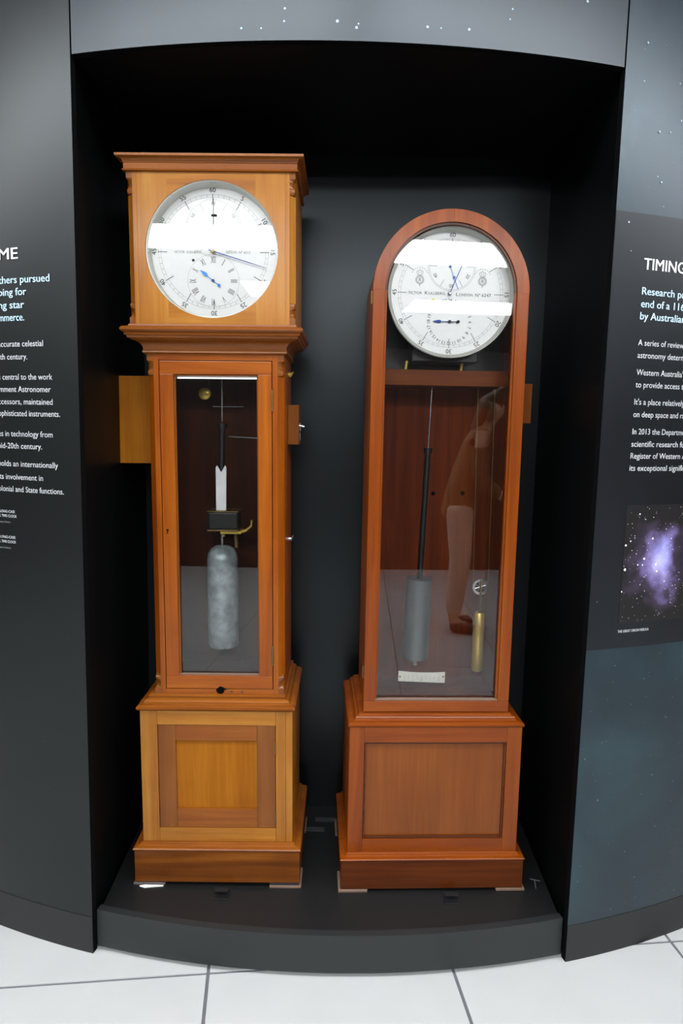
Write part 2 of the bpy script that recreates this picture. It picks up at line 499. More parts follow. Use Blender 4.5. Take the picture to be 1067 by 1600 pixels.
# floor of square tiles
TS, TA = 0.633, R_(6.6)
fl = tag(box('floor', (-6, -9, -0.06), (6, 3.2, -0.0035), MT['grout'], None, 0), 'white square floor tiles with grey grout', kind='structure')
bm = bmesh.new(); bm_box(bm, (-TS / 2 + 0.004, -TS / 2 + 0.004, -0.02), (TS / 2 - 0.004, TS / 2 - 0.004, 0.0), 0.001)
bmesh.ops.recalc_face_normals(bm, faces=bm.faces[:])
tile_me = bpy.data.meshes.new('tile'); bm.to_mesh(tile_me); bm.free(); tile_me.materials.append(MT['tile'])
ux = Vector((math.cos(TA), math.sin(TA), 0)); uy = Vector((-math.sin(TA), math.cos(TA), 0))
t0 = Vector((-0.317, 1.593, 0))
cand = []
for i in range(-11, 12):
    for j in range(-12, 3):
        c = t0 + ux * ((i + 0.5) * TS) + uy * ((j + 0.5) * TS)
        if abs(c.x) < 5.6 and c.y > -5.5: cand.append(((c - Vector((0, 1, 0))).length, c))
cand.sort(key=lambda q: q[0])
for d, c in cand[:180]:
    o = bpy.data.objects.new('tile', tile_me); C.objects.link(o); o.parent = fl
    o.location = c; o.rotation_euler = (0, 0, TA)
bm = bmesh.new()
for d, c in cand[180:]:
    m0 = Matrix.Translation(c) @ Matrix.Rotation(TA, 4, 'Z')
    h = TS / 2 - 0.004
    bm.faces.new([bm.verts.new(m0 @ Vector(p)) for p in ((-h, -h, 0), (h, -h, 0), (h, h, 0), (-h, h, 0))])
if cand[180:]:
    o = bm_obj('distant_tiles', bm, MT['tile'], fl); o['kind'] = 'stuff'
else: bm.free()

tag(box('ceiling', (-6, -9, ZC), (6, 6, ZC + 0.05), MT['ceil'], None, 0), 'white ceiling of the hall', kind='structure')
tag(box('wall_back', (-6, -9.1, 0), (6, -9, ZC), MT['room'], None, 0), 'dark far wall of the hall', kind='structure')
tag(box('wall_opposite', (-4.2, -3.1, 0), (4.2, -2.95, 2.15), MT['room'], None, 0), 'dark brown exhibit partition facing the niche', kind='structure')

# ceiling lights: recessed panels
def lamp(x, y, label, w=1.36, d=0.80):
    t = thing('ceiling_light', label, 'ceiling light', (x, y, ZC), group='flat panel lights on the hall ceiling')
    bm = bmesh.new()
    for a, b in (((-w / 2, -d / 2, -0.018), (w / 2, -d / 2 + 0.02, 0)), ((-w / 2, d / 2 - 0.02, -0.018), (w / 2, d / 2, 0)),
                 ((-w / 2, -d / 2 + 0.02, -0.018), (-w / 2 + 0.02, d / 2 - 0.02, 0)), ((w / 2 - 0.02, -d / 2 + 0.02, -0.018), (w / 2, d / 2 - 0.02, 0))):
        bm_box(bm, a, b)
    bm_obj('frame', bm, MT['lamp_frame'], t)
    box('diffuser', (-w / 2 + 0.02, -d / 2 + 0.02, -0.012), (w / 2 - 0.02, d / 2 - 0.02, -0.004), MT['lamp'], t, 0)
LAMPS = [(-2.90, -1.43, 'wide panel light at the left end of the row before the opposite partition', 1.36, 0.80),
         (-1.22, -1.34, 'long panel light left of the short one before the opposite partition', 1.74, 0.68),
         (-0.02, -1.46, 'short panel light in the middle of the row before the opposite partition', 0.62, 0.80),
         (1.18, -1.51, 'long panel light right of the short one before the opposite partition', 1.74, 0.74),
         (2.86, -1.52, 'wide panel light at the right end of the row before the opposite partition', 1.36, 0.80),
         (-0.30, -3.12, 'wide panel light straight above the opposite partition', 1.36, 0.80),
         (1.80, -3.70, 'wide panel light behind the opposite partition', 1.36, 0.80)]
for k, t in enumerate(('at the left end', 'second from the left end', 'third from the left end', 'third from the right end', 'second from the right end', 'at the right end')):
    LAMPS.append((-3.45 + 1.40 * k, 0.84, 'slim strip light %s of the row facing the curved wall' % t, 1.36, 0.42))  # row added for an even, brighter sheen on the curved wall
for x, y, lab, w, d in LAMPS:
    lamp(x, y, lab, w, d)

# ------------------------------------------------------------------ print on the walls
BOLD = {'h': 0.013, 's': 0.011, 'b': 0.004, 'c': 0.012, 'd': 0.0}
HH = {'h': 0.0257, 's': 0.0170, 'b': 0.0138, 'c': 0.0066, 'd': 0.0046}
INK = {'h': 'white_ink', 's': 'blue_ink', 'b': 'grey_ink', 'c': 'grey_ink', 'd': 'dim_ink'}
NM = {'h': 'heading_lettering', 's': 'subheading_lettering', 'b': 'body_lettering', 'c': 'caption_lettering', 'd': 'credit_lettering'}
TL =[
('ME',-0.3418,-0.3183,1.7830,0.0259,'h'),
('thers pursued',-0.3429,-0.2820,1.7268,0.0163,'s'),
('ping for',-0.3436,-0.3095,1.6982,0.0165,'s'),
('ng star',-0.3442,-0.3127,1.6679,0.0166,'s'),
('mmerce.',-0.3448,-0.3132,1.6384,0.0121,'s'),
('accurate celestial',-0.3470,-0.2917,1.5771,0.0137,'b'),
('8th century.',-0.3485,-0.3110,1.5464,0.0138,'b'),
('s central to the work',-0.3479,-0.2821,1.4978,0.0138,'b'),
('rnment Astronomer',-0.3485,-0.2844,1.4681,0.0139,'b'),
('ccessors, maintained',-0.3492,-0.2826,1.4379,0.0140,'b'),
('ophisticated instruments.',-0.3498,-0.2745,1.4092,0.0140,'b'),
('es in technology from',-0.3509,-0.2838,1.3592,0.0141,'b'),
('mid-20th century.',-0.3541,-0.2968,1.3291,0.0143,'b'),
('holds an internationally',-0.3525,-0.2785,1.2847,0.0143,'b'),
('its involvement in',-0.3532,-0.2969,1.2518,0.0144,'b'),
('olonial and State functions.',-0.3539,-0.2727,1.2210,0.0144,'b'),
('S LONG-CASE',-0.3559,-0.3337,1.1663,0.0066,'c'),
('AL TIME CLOCK',-0.3561,-0.3315,1.1549,0.0066,'c'),
('Museum Collection',-0.3565,-0.3401,1.1402,0.0050,'d'),
('S LONG-CASE',-0.3574,-0.3342,1.1004,0.0066,'c'),
('AL TIME CLOCK',-0.3576,-0.3336,1.0886,0.0066,'c'),
('Museum Collection',-0.3579,-0.3406,1.0738,0.0050,'d'),
]
TR =[
('TIMING',0.2968,0.3466,1.7857,0.0256,'h'),
('Research pr',0.2967,0.3492,1.7278,0.0170,'s'),
('end of a 116',0.2967,0.3496,1.6986,0.0171,'s'),
('by Australian',0.2966,0.3516,1.6702,0.0172,'s'),
('A series of reviews',0.2966,0.3552,1.6094,0.0136,'b'),
('astronomy determ',0.2969,0.3557,1.5800,0.0137,'b'),
("Western Australia's",0.2972,0.3575,1.5394,0.0138,'b'),
('to provide access to',0.2972,0.3605,1.5101,0.0139,'b'),
("It's a place relatively",0.2972,0.3597,1.4689,0.0140,'b'),
('on deep space and ra',0.2971,0.3611,1.4388,0.0140,'b'),
('In 2013 the Departme',0.2975,0.3634,1.3972,0.0141,'b'),
('scientific research fun',0.2974,0.3678,1.3669,0.0142,'b'),
('Register of Western A',0.2973,0.3674,1.3378,0.0143,'b'),
('its exceptional signific',0.2972,0.3674,1.3079,0.0144,'b'),
('THE GREAT ORION NEBULA',0.2973,0.3363,0.8975,0.0071,'c'),
]

def wall_text(rows, wall):
    for s, a0, a1, z, h, k in rows:
        bm = bmesh.new()
        wd = (a1 - a0)
        bm_text(bm, s, lambda x, y: dp(a0 + x, z + y, RR + 0.0022), HH[k], wd, 'l', BOLD[k])
        bm_obj(NM[k], bm, MT[INK[k]], wall, fix=False)
def arc_patch(name, a0, a1, z0, z1, r, mat, parent, n=16):
    return arc_panel(name, a0, a1, z0, z1, mat, r=r, th=0.0007, n=n, parent=parent)
arc_patch('text_block', A2 + 0.0004, 0.56, 0.857, 1.911, RR + 0.0008, MT['text_block'], wall_r, 30)
arc_patch('nebula_photo', 0.2975, 0.44, 0.921, 1.222, RR + 0.0016, MT['nebula'], wall_r, 24)
wall_text(TL, wall_l)
wall_text(TR, wall_r)
def stars(name, pts, wall, mat, r0):
    bm = bmesh.new()
    for a, z, r in pts:
        vs = [bm.verts.new(dp(a + r * math.cos(2 * PI * k / 8) / RR, z + r * math.sin(2 * PI * k / 8), r0)) for k in range(8)]
        bm.faces.new(vs)
    bm_obj(name, bm, MT[mat], wall, fix=False)
STARS = [(-0.0516, 2.2816), (-0.0521, 2.2564), (-0.0059, 2.2569), (0.0124, 2.2528), (0.0108, 2.2451), (-0.0897, 2.2442), (-0.0722, 2.2431), (-0.0218, 2.221), (-0.0157, 2.2224), (0.0557, 2.2201), (0.0726, 2.2528), (0.0845, 2.2521), (0.1095, 2.254), (0.1462, 2.2824), (0.1481, 2.3033), (0.2186, 2.34), (0.2835, 2.2787), (0.2822, 2.1969), (0.3229, 2.2072), (0.3278, 2.1279), (0.3035, 2.0952), (0.3161, 2.0983), (0.3051, 1.9969), (0.31, 1.9856), (0.3144, 1.9323), (0.2763, 1.8879), (0.2807, 1.8242), (0.262, 1.5057), (0.2928, 0.6099), (0.3006, 0.52), (0.2882, 0.6078), (0.2685, 0.5683), (0.387, 0.1402), (0.405, 0.1325), (0.3148, 0.1287), (0.2713, 0.2719), (0.2702, 0.2288), (0.2661, 0.5966), (0.3005, 0.3558), (0.3525, 0.5513), (0.3707, 0.6522), (0.3435, 0.4467), (0.3211, 0.7026), (0.3882, 0.4637), (0.2971, 0.8111), (0.3542, 0.8326), (0.3672, 0.3441), (0.3278, 0.2892), (0.3956, 0.2537), (0.3354, 0.7681), (0.27, 0.9817), (0.2878, 0.4501), (0.3438, 0.2069), (0.3808, 0.7555), (0.3574, 0.4953), (0.3929, 0.5718)]
top = [(a, z, random.uniform(0.0018, 0.0042)) for a, z in STARS if z > ZT + 0.004 and A1 + 0.01 < a < A2 - 0.01]
rgt = [(a, z, random.uniform(0.0010, 0.0026)) for a, z in STARS if a > A2 + 0.004]
stars('printed_stars', top, wall_t, 'star', RR + 0.0006)
stars('printed_stars', [s for s in rgt if s[1] > 1.4], wall_r, 'star', RR + 0.0019)
stars('printed_stars', [s for s in rgt if s[1] <= 1.4], wall_r, 'star_dim', RR + 0.0019)
more = [(random.uniform(0.27, 0.75), random.uniform(0.13, 0.84), random.uniform(0.0005, 0.0014)) for _ in range(170)]
more += [(random.uniform(0.27, 0.75), random.uniform(1.93, 2.6), random.uniform(0.0005, 0.0013)) for _ in range(60)]
stars('printed_star_dust', more, wall_r, 'star_dim', RR + 0.0019)
stars('printed_stars', [(random.uniform(-0.8, -0.27), random.uniform(0.2, 2.3), random.uniform(0.0004, 0.0008)) for _ in range(40)], wall_l, 'star_dim', RR + 0.0006)
neb = [(random.uniform(0.2985, 0.437), random.uniform(0.925, 1.218), random.choice((0.0005, 0.0006, 0.0007, 0.0009, 0.0011))) for _ in range(230)]
neb += [(0.2995, 1.122, 0.0028), (0.3005, 1.060, 0.0034), (0.3325, 1.137, 0.0026), (0.3235, 1.086, 0.003), (0.339, 1.070, 0.003), (0.341, 1.052, 0.0026), (0.314, 1.20, 0.002), (0.316, 1.071, 0.002), (0.322, 1.07, 0.002), (0.2985, 1.004, 0.002), (0.305, 1.132, 0.0018), (0.357, 1.135, 0.0016), (0.352, 1.024, 0.0016)]
stars('printed_stars', neb, wall_r, 'white_ink', RR + 0.0024)

# ------------------------------------------------------------------ helpers for the clock cases
def post(name, poly, w0, w1, mat, parent):
    bm = bmesh.new()
    a = [bm.verts.new((u, v, w0)) for u, v in poly]; b = [bm.verts.new((u, v, w1)) for u, v in poly]
    bm.faces.new(a[::-1]); bm.faces.new(b); n = len(poly)
    for i in range(n): bm.faces.new((a[i], a[(i + 1) % n], b[(i + 1) % n], b[i]))
    return bm_obj(name, bm, mat, parent)

def bracket(name, A, B, K, w_end, sgn, mat, parent):
    """carved lamb's-tongue stop that fills the corner chamfer near its end"""
    prof = [(0, 1), (0.016, 1), (0.018, 0.72), (0.023, 0.25), (0.030, 0.08), (0.037, 0.20), (0.041, 0.62), (0.048, 0.78), (0.053, 0.55), (0.055, 0.02)]
    A, B, K = Vector(A), Vector(B), Vector(K); mid = (A + B) / 2
    bm = bmesh.new(); rows = []
    for d, s in prof:
        k = mid + (K - mid) * s; z = w_end + sgn * d
        rows.append([bm.verts.new((p.x, p.y, z)) for p in (A, k, B)])
    for r0, r1 in zip(rows, rows[1:]):
        for i in range(3): bm.faces.new((r0[i], r0[(i + 1) % 3], r1[(i + 1) % 3], r1[i]))
    bm.faces.new(rows[0]); bm.faces.new(rows[-1][::-1])
    return bm_obj(name, bm, mat, parent)

def holed_boards(parent, uc, wc, r, u_out, u_mid, w0, w1, v0, v1, mats):
    """front of a hood: two stiles and two rails round a circular opening"""
    def col(us, lo, hi, name, mat):
        bm = bmesh.new(); A = []; B = []
        for u in us:
            A.append([bm.verts.new((uc + u, v, f(u))) for v in (v0, v1) for f in (lo, hi)])
        for a, b in zip(A, A[1:]):
            bm.faces.new((a[0], b[0], b[1], a[1])); bm.faces.new((a[2], a[3], b[3], b[2]))
            bm.faces.new((a[0], a[2], b[2], b[0])); bm.faces.new((a[1], b[1], b[3], a[3]))
        bm.faces.new((A[0][0], A[0][1], A[0][3], A[0][2])); bm.faces.new((A[-1][0], A[-1][2], A[-1][3], A[-1][1]))
        o = bm_obj(name, bm, mat, parent); return o
    cz = lambda u: math.sqrt(max(0, r * r - u * u))
    t = [-u_mid + 2 * u_mid * k / 48 for k in range(49)]
    col(t, lambda u: wc + cz(u), lambda u: w1, 'hood_rail', mats[1])
    col(t, lambda u: w0, lambda u: wc - cz(u), 'hood_rail', mats[1])
    a_m = math.acos(u_mid / r)
    for s in (-1, 1):
        ang = [a_m * k / 14 for k in range(15)]
        us = [s * r * math.cos(a) for a in ang]
        bm = bmesh.new()
        # outline of the stile: outer rectangle minus the circular bite
        pts = [(uc + s * u_mid, w1), (uc + s * u_out, w1), (uc + s * u_out, w0), (uc + s * u_mid, w0)]
        for a in [-a_m + 2 * a_m * k / 30 for k in range(31)]:
            pts.append((uc + s * r * math.cos(a), wc + r * math.sin(a)))
        bm_prism(bm, pts, v0, v1)
        bm_obj('hood_stile', bm, mats[0], parent)

def ring_print(bm, c, v, r0, r1, seg=96):
    a = [bm.verts.new((c[0] + r0 * math.cos(2 * PI * i / seg), v, c[1] + r0 * math.sin(2 * PI * i / seg))) for i in range(seg)]
    b = [bm.verts.new((c[0] + r1 * math.cos(2 * PI * i / seg), v, c[1] + r1 * math.sin(2 * PI * i / seg))) for i in range(seg)]
    for i in range(seg): bm.faces.new((a[i], a[(i + 1) % seg], b[(i + 1) % seg], b[i]))

def tick(bm, c, v, ang, r0, r1, wd):
    """ang clockwise from twelve o'clock"""
    d = Vector((math.sin(ang), 0, math.cos(ang))); n = Vector((math.cos(ang), 0, -math.sin(ang)))
    o = Vector((c[0], v, c[1]))
    bm.faces.new([bm.verts.new(o + d * a + n * b) for a, b in ((r0, -wd / 2), (r0, wd / 2), (r1, wd / 2), (r1, -wd / 2))])

def radial_text(bm, s, c, v, ang, r, h, width=None, bold=0.0):
    d = Vector((math.sin(ang), 0, math.cos(ang))); n = Vector((math.cos(ang), 0, -math.sin(ang)))
    o = Vector((c[0], v, c[1]))
    bm_text(bm, s, lambda x, y: o + d * (r + y - h / 2) + n * x, h, width, 'c', bold)

def flat_text(bm, s, u, v, w, h, width, align='l', bold=0.0):
    bm_text(bm, s, lambda x, y: Vector((u + x, v, w + y)), h, width, align, bold)

def hand(name, pts, c, ang, v, th, mat, parent):
    """flat hand; pts is its outline (across, along) pointing up, turned clockwise by ang about c"""
    ca, sa = math.cos(ang), math.sin(ang)
    q = [(c[0] + x * ca + y * sa, c[1] - x * sa + y * ca) for x, y in pts]
    return prism(name, q, v, v + th, mat, parent)

def circ(cx, cy, r, n=14, a0=0.0, a1=2 * PI):
    return [(cx + r * math.cos(a0 + (a1 - a0) * k / n), cy + r * math.sin(a0 + (a1 - a0) * k / n)) for k in range(n)]

# ------------------------------------------------------------------ left clock: square-headed oak regulator
CL = thing('longcase_clock', 'tall honey-oak longcase clock with square hood and round silvered dial', 'clock',
           (-0.3275, 1.78, ZP), (0, R_(-0.70), 0))
ov, oh = MT['oak_v'], MT['oak_h']
# plinth and feet
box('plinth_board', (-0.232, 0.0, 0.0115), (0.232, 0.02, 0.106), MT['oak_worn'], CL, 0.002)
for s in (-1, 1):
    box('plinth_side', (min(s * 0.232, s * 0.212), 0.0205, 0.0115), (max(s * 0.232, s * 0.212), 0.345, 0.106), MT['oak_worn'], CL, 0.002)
    for v0 in (-0.002, 0.262):
        lo = 0.0032 if s < 0 else -0.0028
        f = box('foot', (min(s * 0.236, s * 0.147), v0, lo), (max(s * 0.236, s * 0.147), v0 + 0.085, lo + 0.0062), MT['shim_grey'] if s < 0 else MT['shim'], CL, 0.001)
        box('foot_block', (min(s * 0.230, s * 0.150), v0 + 0.004, lo + 0.0062), (max(s * 0.230, s * 0.150), v0 + 0.083, 0.0114), MT['ink'], f, 0)  # dark inset block painted in for the shadowed gap above the foot
moulding('plinth_moulding', [(0.0, 0.1065), (0.0025, 0.108), (0.0035, 0.1105), (0.0015, 0.1135), (-0.008, 0.1155), (-0.014, 0.1175), (-0.015, 0.121), (-0.021, 0.1235)], 0.232, 0.0, 0.345, MT['oak_red'], CL, inner=-0.03)
# base
bw0, bw1, bv = 0.124, 0.509, 0.018
box('base_stile', (-0.2105, bv, bw0), (-0.1635, bv + 0.02, bw1), MT['hood_v'], CL, 0.0008)
box('base_stile', (0.1640, bv, bw0), (0.1915, bv + 0.02, bw1), MT['hood_v'], CL, 0.0008)
box('corner_post', (0.1918, bv, bw0), (0.2105, bv + 0.02, bw1), MT['hood_v'], CL, 0.0012)
box('base_rail', (-0.1632, bv, 0.4685), (0.1637, bv + 0.02, bw1), MT['hood_h'], CL, 0.0005)
box('base_rail', (-0.1632, bv, bw0), (0.1637, bv + 0.02, 0.1645), MT['hood_h'], CL, 0.0005)
for s in (-1, 1):
    box('base_side', (min(s * 0.2105, s * 0.1925), bv + 0.0202, bw0), (max(s * 0.2105, s * 0.1925), 0.330, bw1), MT['hood_h'], CL, 0.0008)
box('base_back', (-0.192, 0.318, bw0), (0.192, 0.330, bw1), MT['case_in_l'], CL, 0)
bd = box('base_door', (-0.1145, bv + 0.0075, 0.221), (0.1145, bv + 0.014, 0.424), MT['box_oak'], CL, 0)
bd['label'] = 'framed cupboard door panel in the base'
box('door_stile', (-0.1620, bv + 0.0012, 0.1655), (-0.1137, bv + 0.019, 0.4675), MT['oak_redv'], bd, 0.0008)
box('door_stile', (0.1120, bv + 0.0012, 0.1655), (0.1622, bv + 0.019, 0.4675), MT['oak_redv'], bd, 0.0008)
box('door_rail', (-0.1135, bv + 0.0014, 0.4225), (0.1118, bv + 0.019, 0.4675), MT['oak_red'], bd, 0.0008)
box('door_rail', (-0.1135, bv + 0.0014, 0.1655), (0.1118, bv + 0.019, 0.2220), MT['oak_red'], bd, 0.0008)
for w in (0.20, 0.405):
    tube('hinge', (0.1632, bv - 0.0005, w - 0.018), (0.1632, bv - 0.0005, w + 0.018), 0.0022, MT['oldbrass'], bd)
moulding('base_moulding', [(0.0, 0.5085), (0.006, 0.512), (0.0085, 0.5165), (0.0075, 0.5215), (0.003, 0.5245), (-0.006, 0.5265)] + cove(-0.008, 0.5275, -0.021, 0.537, 5) + [(-0.0215, 0.5405), (-0.019, 0.5425), (-0.0195, 0.5455), (-0.026, 0.5475)],
         0.2105, bv, 0.330, MT['oak_red'], CL, inner=-0.05)
# trunk
UC = 0.006; tw0, tw1, tv = 0.5475, 1.474, 0.045
for s in (-1, 1):
    post('trunk_stile', [(UC + s * 0.1495, tv), (UC + s * 0.163, tv), (UC + s * 0.180, tv + 0.017), (UC + s * 0.180, tv + 0.034), (UC + s * 0.1495, tv + 0.034)], tw0, tw1, ov, CL)
    bracket('corner_bracket', (UC + s * 0.163, tv), (UC + s * 0.180, tv + 0.017), (UC + s * 0.180, tv), tw1, -1, MT['oak_redv'], CL)
    bracket('corner_bracket', (UC + s * 0.163, tv), (UC + s * 0.180, tv + 0.017), (UC + s * 0.180, tv), tw0, 1, MT['oak_redv'], CL)
    box('trunk_side', (min(UC + s * 0.180, UC + s * 0.166), tv + 0.0342, tw0), (max(UC + s * 0.180, UC + s * 0.166), 0.295, tw1), ov, CL, 0.0008)
box('trunk_rail', (UC - 0.1493, tv, 1.4595), (UC + 0.1493, tv + 0.03, tw1), oh, CL, 0.0005)
bot = box('trunk_rail', (UC - 0.1493, tv, tw0), (UC + 0.1493, tv + 0.03, 0.5618), oh, CL, 0.0005)
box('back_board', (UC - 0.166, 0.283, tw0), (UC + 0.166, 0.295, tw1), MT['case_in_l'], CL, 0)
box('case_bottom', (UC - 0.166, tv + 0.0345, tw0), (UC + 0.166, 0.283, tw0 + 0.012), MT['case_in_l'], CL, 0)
# key slot and screw holes in the lower rail
prism('key_slot', [(UC - 0.014 + 0.004, 0.5612), (UC - 0.005, 0.566), (UC + 0.001, 0.5705), (UC + 0.0085, 0.569), (UC + 0.0205, 0.5612), (UC + 0.013, 0.560)] + [(UC + 0.002 + 0.011 * math.cos(-a), 0.5575 + 0.009 * math.sin(-a)) for a in [0.2, 0.7, 1.2, 1.57, 2.0, 2.5, 2.9]], tv - 0.0016, tv + 0.004, MT['gap'], CL)
for u in (0.039, 0.068):
    lathe('screw_eye', [(0.0, -0.0012), (0.0026, -0.0012), (0.0030, 0.0)], (u, tv - 0.0001, 0.5545), MT['ink'], CL, 'y', 12)
# glazed trunk door
gd = box('glazed_door', (UC - 0.1475, tv - 0.0015, 1.4235), (UC + 0.1475, tv + 0.022, 1.4575), oh, CL, 0.001)
gd['label'] = 'tall glazed trunk door with brass hinges'
box('door_rail', (UC - 0.1475, tv - 0.0015, 0.5635), (UC + 0.1475, tv + 0.022, 0.6000), oh, gd, 0.001)
for s in (-1, 1):
    box('door_stile', (min(UC + s * 0.1475, UC + s * 0.1115), tv - 0.0017, 0.6002), (max(UC + s * 0.1475, UC + s * 0.1115), tv + 0.022, 1.4233), ov, gd, 0.001)
    box('sash_bead', (min(UC + s * 0.1115, UC + s * 0.1075), tv + 0.006, 0.604), (max(UC + s * 0.1115, UC + s * 0.1075), tv + 0.013, 1.4195), MT['oak_redv'], gd, 0)
box('sash_bead', (UC - 0.1115, tv + 0.004, 0.6002), (UC + 0.1115, tv + 0.013, 0.604), MT['shim'], gd, 0)  # pale bottom bead: its highlight is put into the colour
box('sash_bead', (UC - 0.1115, tv + 0.004, 1.4195), (UC + 0.1115, tv + 0.013, 1.4233), MT['oak_red'], gd, 0)
box('glass_pane', (UC - 0.1113, tv + 0.0135, 0.6003), (UC + 0.1113, tv + 0.0165, 1.4232), MT['glass'], gd, 0)
for w0 in (0.632, 1.328):
    tube('hinge', (UC + 0.1484, tv - 0.002, w0), (UC + 0.1484, tv - 0.002, w0 + 0.056), 0.0026, MT['oldbrass'], gd)
prism('keyhole', circ(-0.129, 1.0085, 0.0032, 10) , tv - 0.0021, tv, MT['gap'], gd)
prism('keyhole', [(-0.1303, 1.006), (-0.1277, 1.006), (-0.1272, 0.999), (-0.1308, 0.999)], tv - 0.0021, tv, MT['gap'], gd)
# moulding that carries the hood
moulding('hood_moulding', [(0.0, 1.4735), (0.005, 1.4755), (0.009, 1.4785), (0.008, 1.4815)] + cove(0.006, 1.4825, 0.029, 1.508, 8)[1:] + [(0.033, 1.5115), (0.038, 1.512), (0.040, 1.5175), (0.044, 1.519), (0.0445, 1.5245), (0.049, 1.5265), (0.0525, 1.5305), (0.0525, 1.5345), (0.049, 1.5385), (0.036, 1.5420), (0.034, 1.5465)],
         0.180, tv, 0.290, MT['oak_red'], CL, UC, inner=-0.04)
# hood
hv, hw0, hw1 = 0.015, 1.5465, 1.9185
DC = (UC + 0.001, 1.7315)
for s in (-1, 1):
    post('hood_post', [(UC + s * 0.1865, hv), (UC + s * 0.197, hv), (UC + s * 0.212, hv + 0.015), (UC + s * 0.212, hv + 0.03), (UC + s * 0.1865, hv + 0.03)], hw0, hw1, MT['hood_v'], CL)
    for we, sg in ((hw1, -1), (hw0, 1)):
        bracket('corner_bracket', (UC + s * 0.197, hv), (UC + s * 0.212, hv + 0.015), (UC + s * 0.212, hv), we, sg, MT['oak_redv'], CL)
    box('hood_side', (min(UC + s * 0.212, UC + s * 0.200), hv + 0.0302, hw0), (max(UC + s * 0.212, UC + s * 0.200), 0.275, hw1), MT['hood_v'], CL, 0.0008)
holed_boards(CL, UC, DC[1], 0.1680, 0.1862, 0.1120, hw0, hw1, hv, hv + 0.018, (MT['hood_v'], MT['hood_h']))
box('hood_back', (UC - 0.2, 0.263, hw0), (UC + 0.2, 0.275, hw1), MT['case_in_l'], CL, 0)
moulding('cornice', [(0.0, 1.9180), (0.007, 1.9185), (0.008, 1.9215), (0.0045, 1.9235), (0.0045, 1.9375)] + cove(0.006, 1.938, 0.017, 1.9485, 6) + [(0.021, 1.949), (0.0215, 1.9545)],
         0.212, hv, 0.275, MT['oak_red'], CL, UC, inner=-0.25)
# bezel, dial, glass
dv = 0.056
lathe('bezel', [(0.1679, hv + 0.002), (0.1672, hv + 0.002), (0.1628, dv - 0.002), (0.1628, dv), (0.1679, dv)], (DC[0], 0, DC[1]), MT['bezel'], CL, 'y', 72)
dial = lathe('dial', [(0.0, dv), (0.1636, dv), (0.1636, dv + 0.003), (0.0, dv + 0.003)], (DC[0], 0, DC[1]), MT['dial'], CL, 'y', 72)
dial['label'] = 'round silvered dial with subsidiary seconds and hour rings'
lathe('dial_glass', [(0.0, hv + 0.004), (0.1635, hv + 0.004), (0.1635, hv + 0.007), (0.0, hv + 0.007)], (DC[0], 0, DC[1]), MT['glass'], CL, 'y', 48)
K = (UC - 0.003, 1.7350); pv = dv - 0.0007
bm = bmesh.new()
for r in (0.1355, 0.1425): ring_print(bm, K, pv, r - 0.00022, r + 0.00022)
for i in range(60):
    a = 2 * PI * i / 60
    if i % 5: tick(bm, K, pv, a, 0.1355, 0.1425, 0.0006)
bm_obj('minute_track', bm, MT['ink_light'], dial, fix=False)
for i in range(12):
    a = 2 * PI * i / 12
    bm = bmesh.new(); tick(bm, K, pv, a, 0.1200, 0.1440, 0.0015)
    bm_obj('five_minute_mark', bm, MT['ink'], dial, fix=False)
    bm = bmesh.new(); radial_text(bm, str(5 * i if i else 60), K, pv, a, 0.1535, 0.0115, bold=0.006)
    bm_obj('minute_numeral', bm, MT['ink'], dial, fix=False)
SK = (UC - 0.002, 1.7950)
bm = bmesh.new()
for r in (0.0680, 0.0715): ring_print(bm, SK, pv, r - 0.0002, r + 0.0002, 64)
for i in range(60): tick(bm, SK, pv, 2 * PI * i / 60, 0.0680, 0.0715, 0.0004)
for i in range(12):
    a = 2 * PI * i / 12
    if i % 2: tick(bm, SK, pv, a, 0.048, 0.0680, 0.0007)
    else: radial_text(bm, str(5 * i if i else 60), SK, pv, a, 0.0605, 0.0080)
bm_obj('seconds_ring', bm, MT['ink_light'], dial, fix=False)
HK = (UC - 0.004, 1.6630)
bm = bmesh.new()
for i, s in enumerate(('XII', 'I', 'II', 'III', 'IIII', 'V', 'VI', 'VII', 'VIII', 'IX', 'X', 'XI')):
    radial_text(bm, s, HK, pv, 2 * PI * i / 12, 0.0535, 0.017, width={1: 0.0015, 2: 0.0045, 3: 0.0075, 4: 0.0105}.get(len(s)) if set(s) == {'I'} else 0.0035 + 0.0028 * len(s))
bm_obj('hour_numerals', bm, MT['ink'], dial, fix=False)
bm = bmesh.new(); ring_print(bm, HK, pv, 0.0665, 0.0669, 64); bm_obj('hour_ring', bm, MT['ink_light'], dial, fix=False)
for s_, u_, w_ in (('VICTOR', -0.1015, 0.0270), ('KULLBERG', -0.0690, 0.0360), ('LONDON', 0.0340, 0.0270), ('N\u00ba 6512', 0.0660, 0.0300)):
    bm = bmesh.new(); flat_text(bm, s_, K[0] + u_, pv, K[1] - 0.003, 0.0062, w_)
    bm_obj('maker_lettering', bm, MT['ink_light'], dial, fix=False)
prism('dial_slot', [(SK[0] + 0.002 + x, SK[1] + 0.0310 + y) for x, y in ((-0.006, -0.0028), (0.006, -0.0028), (0.0078, 0), (0.006, 0.0028), (-0.006, 0.0028), (-0.0078, 0))], dv - 0.0012, dv, MT['gap'], dial)
lathe('winding_hole', [(0.0, -0.0008), (0.0016, -0.0008), (0.0016, -0.0014), (0.0036, -0.0014), (0.0036, 0.0)], (K[0] - 0.0525, dv, K[1] - 0.0205), MT['ink'], dial, 'y', 16)
mh = hand('minute_hand', [(-0.0013, -0.012), (0.0013, -0.012), (0.0010, 0.10), (0.0004, 0.143), (-0.0004, 0.143), (-0.0010, 0.10)], K, R_(106.5), dv - 0.012, 0.0010, MT['blue'], CL)
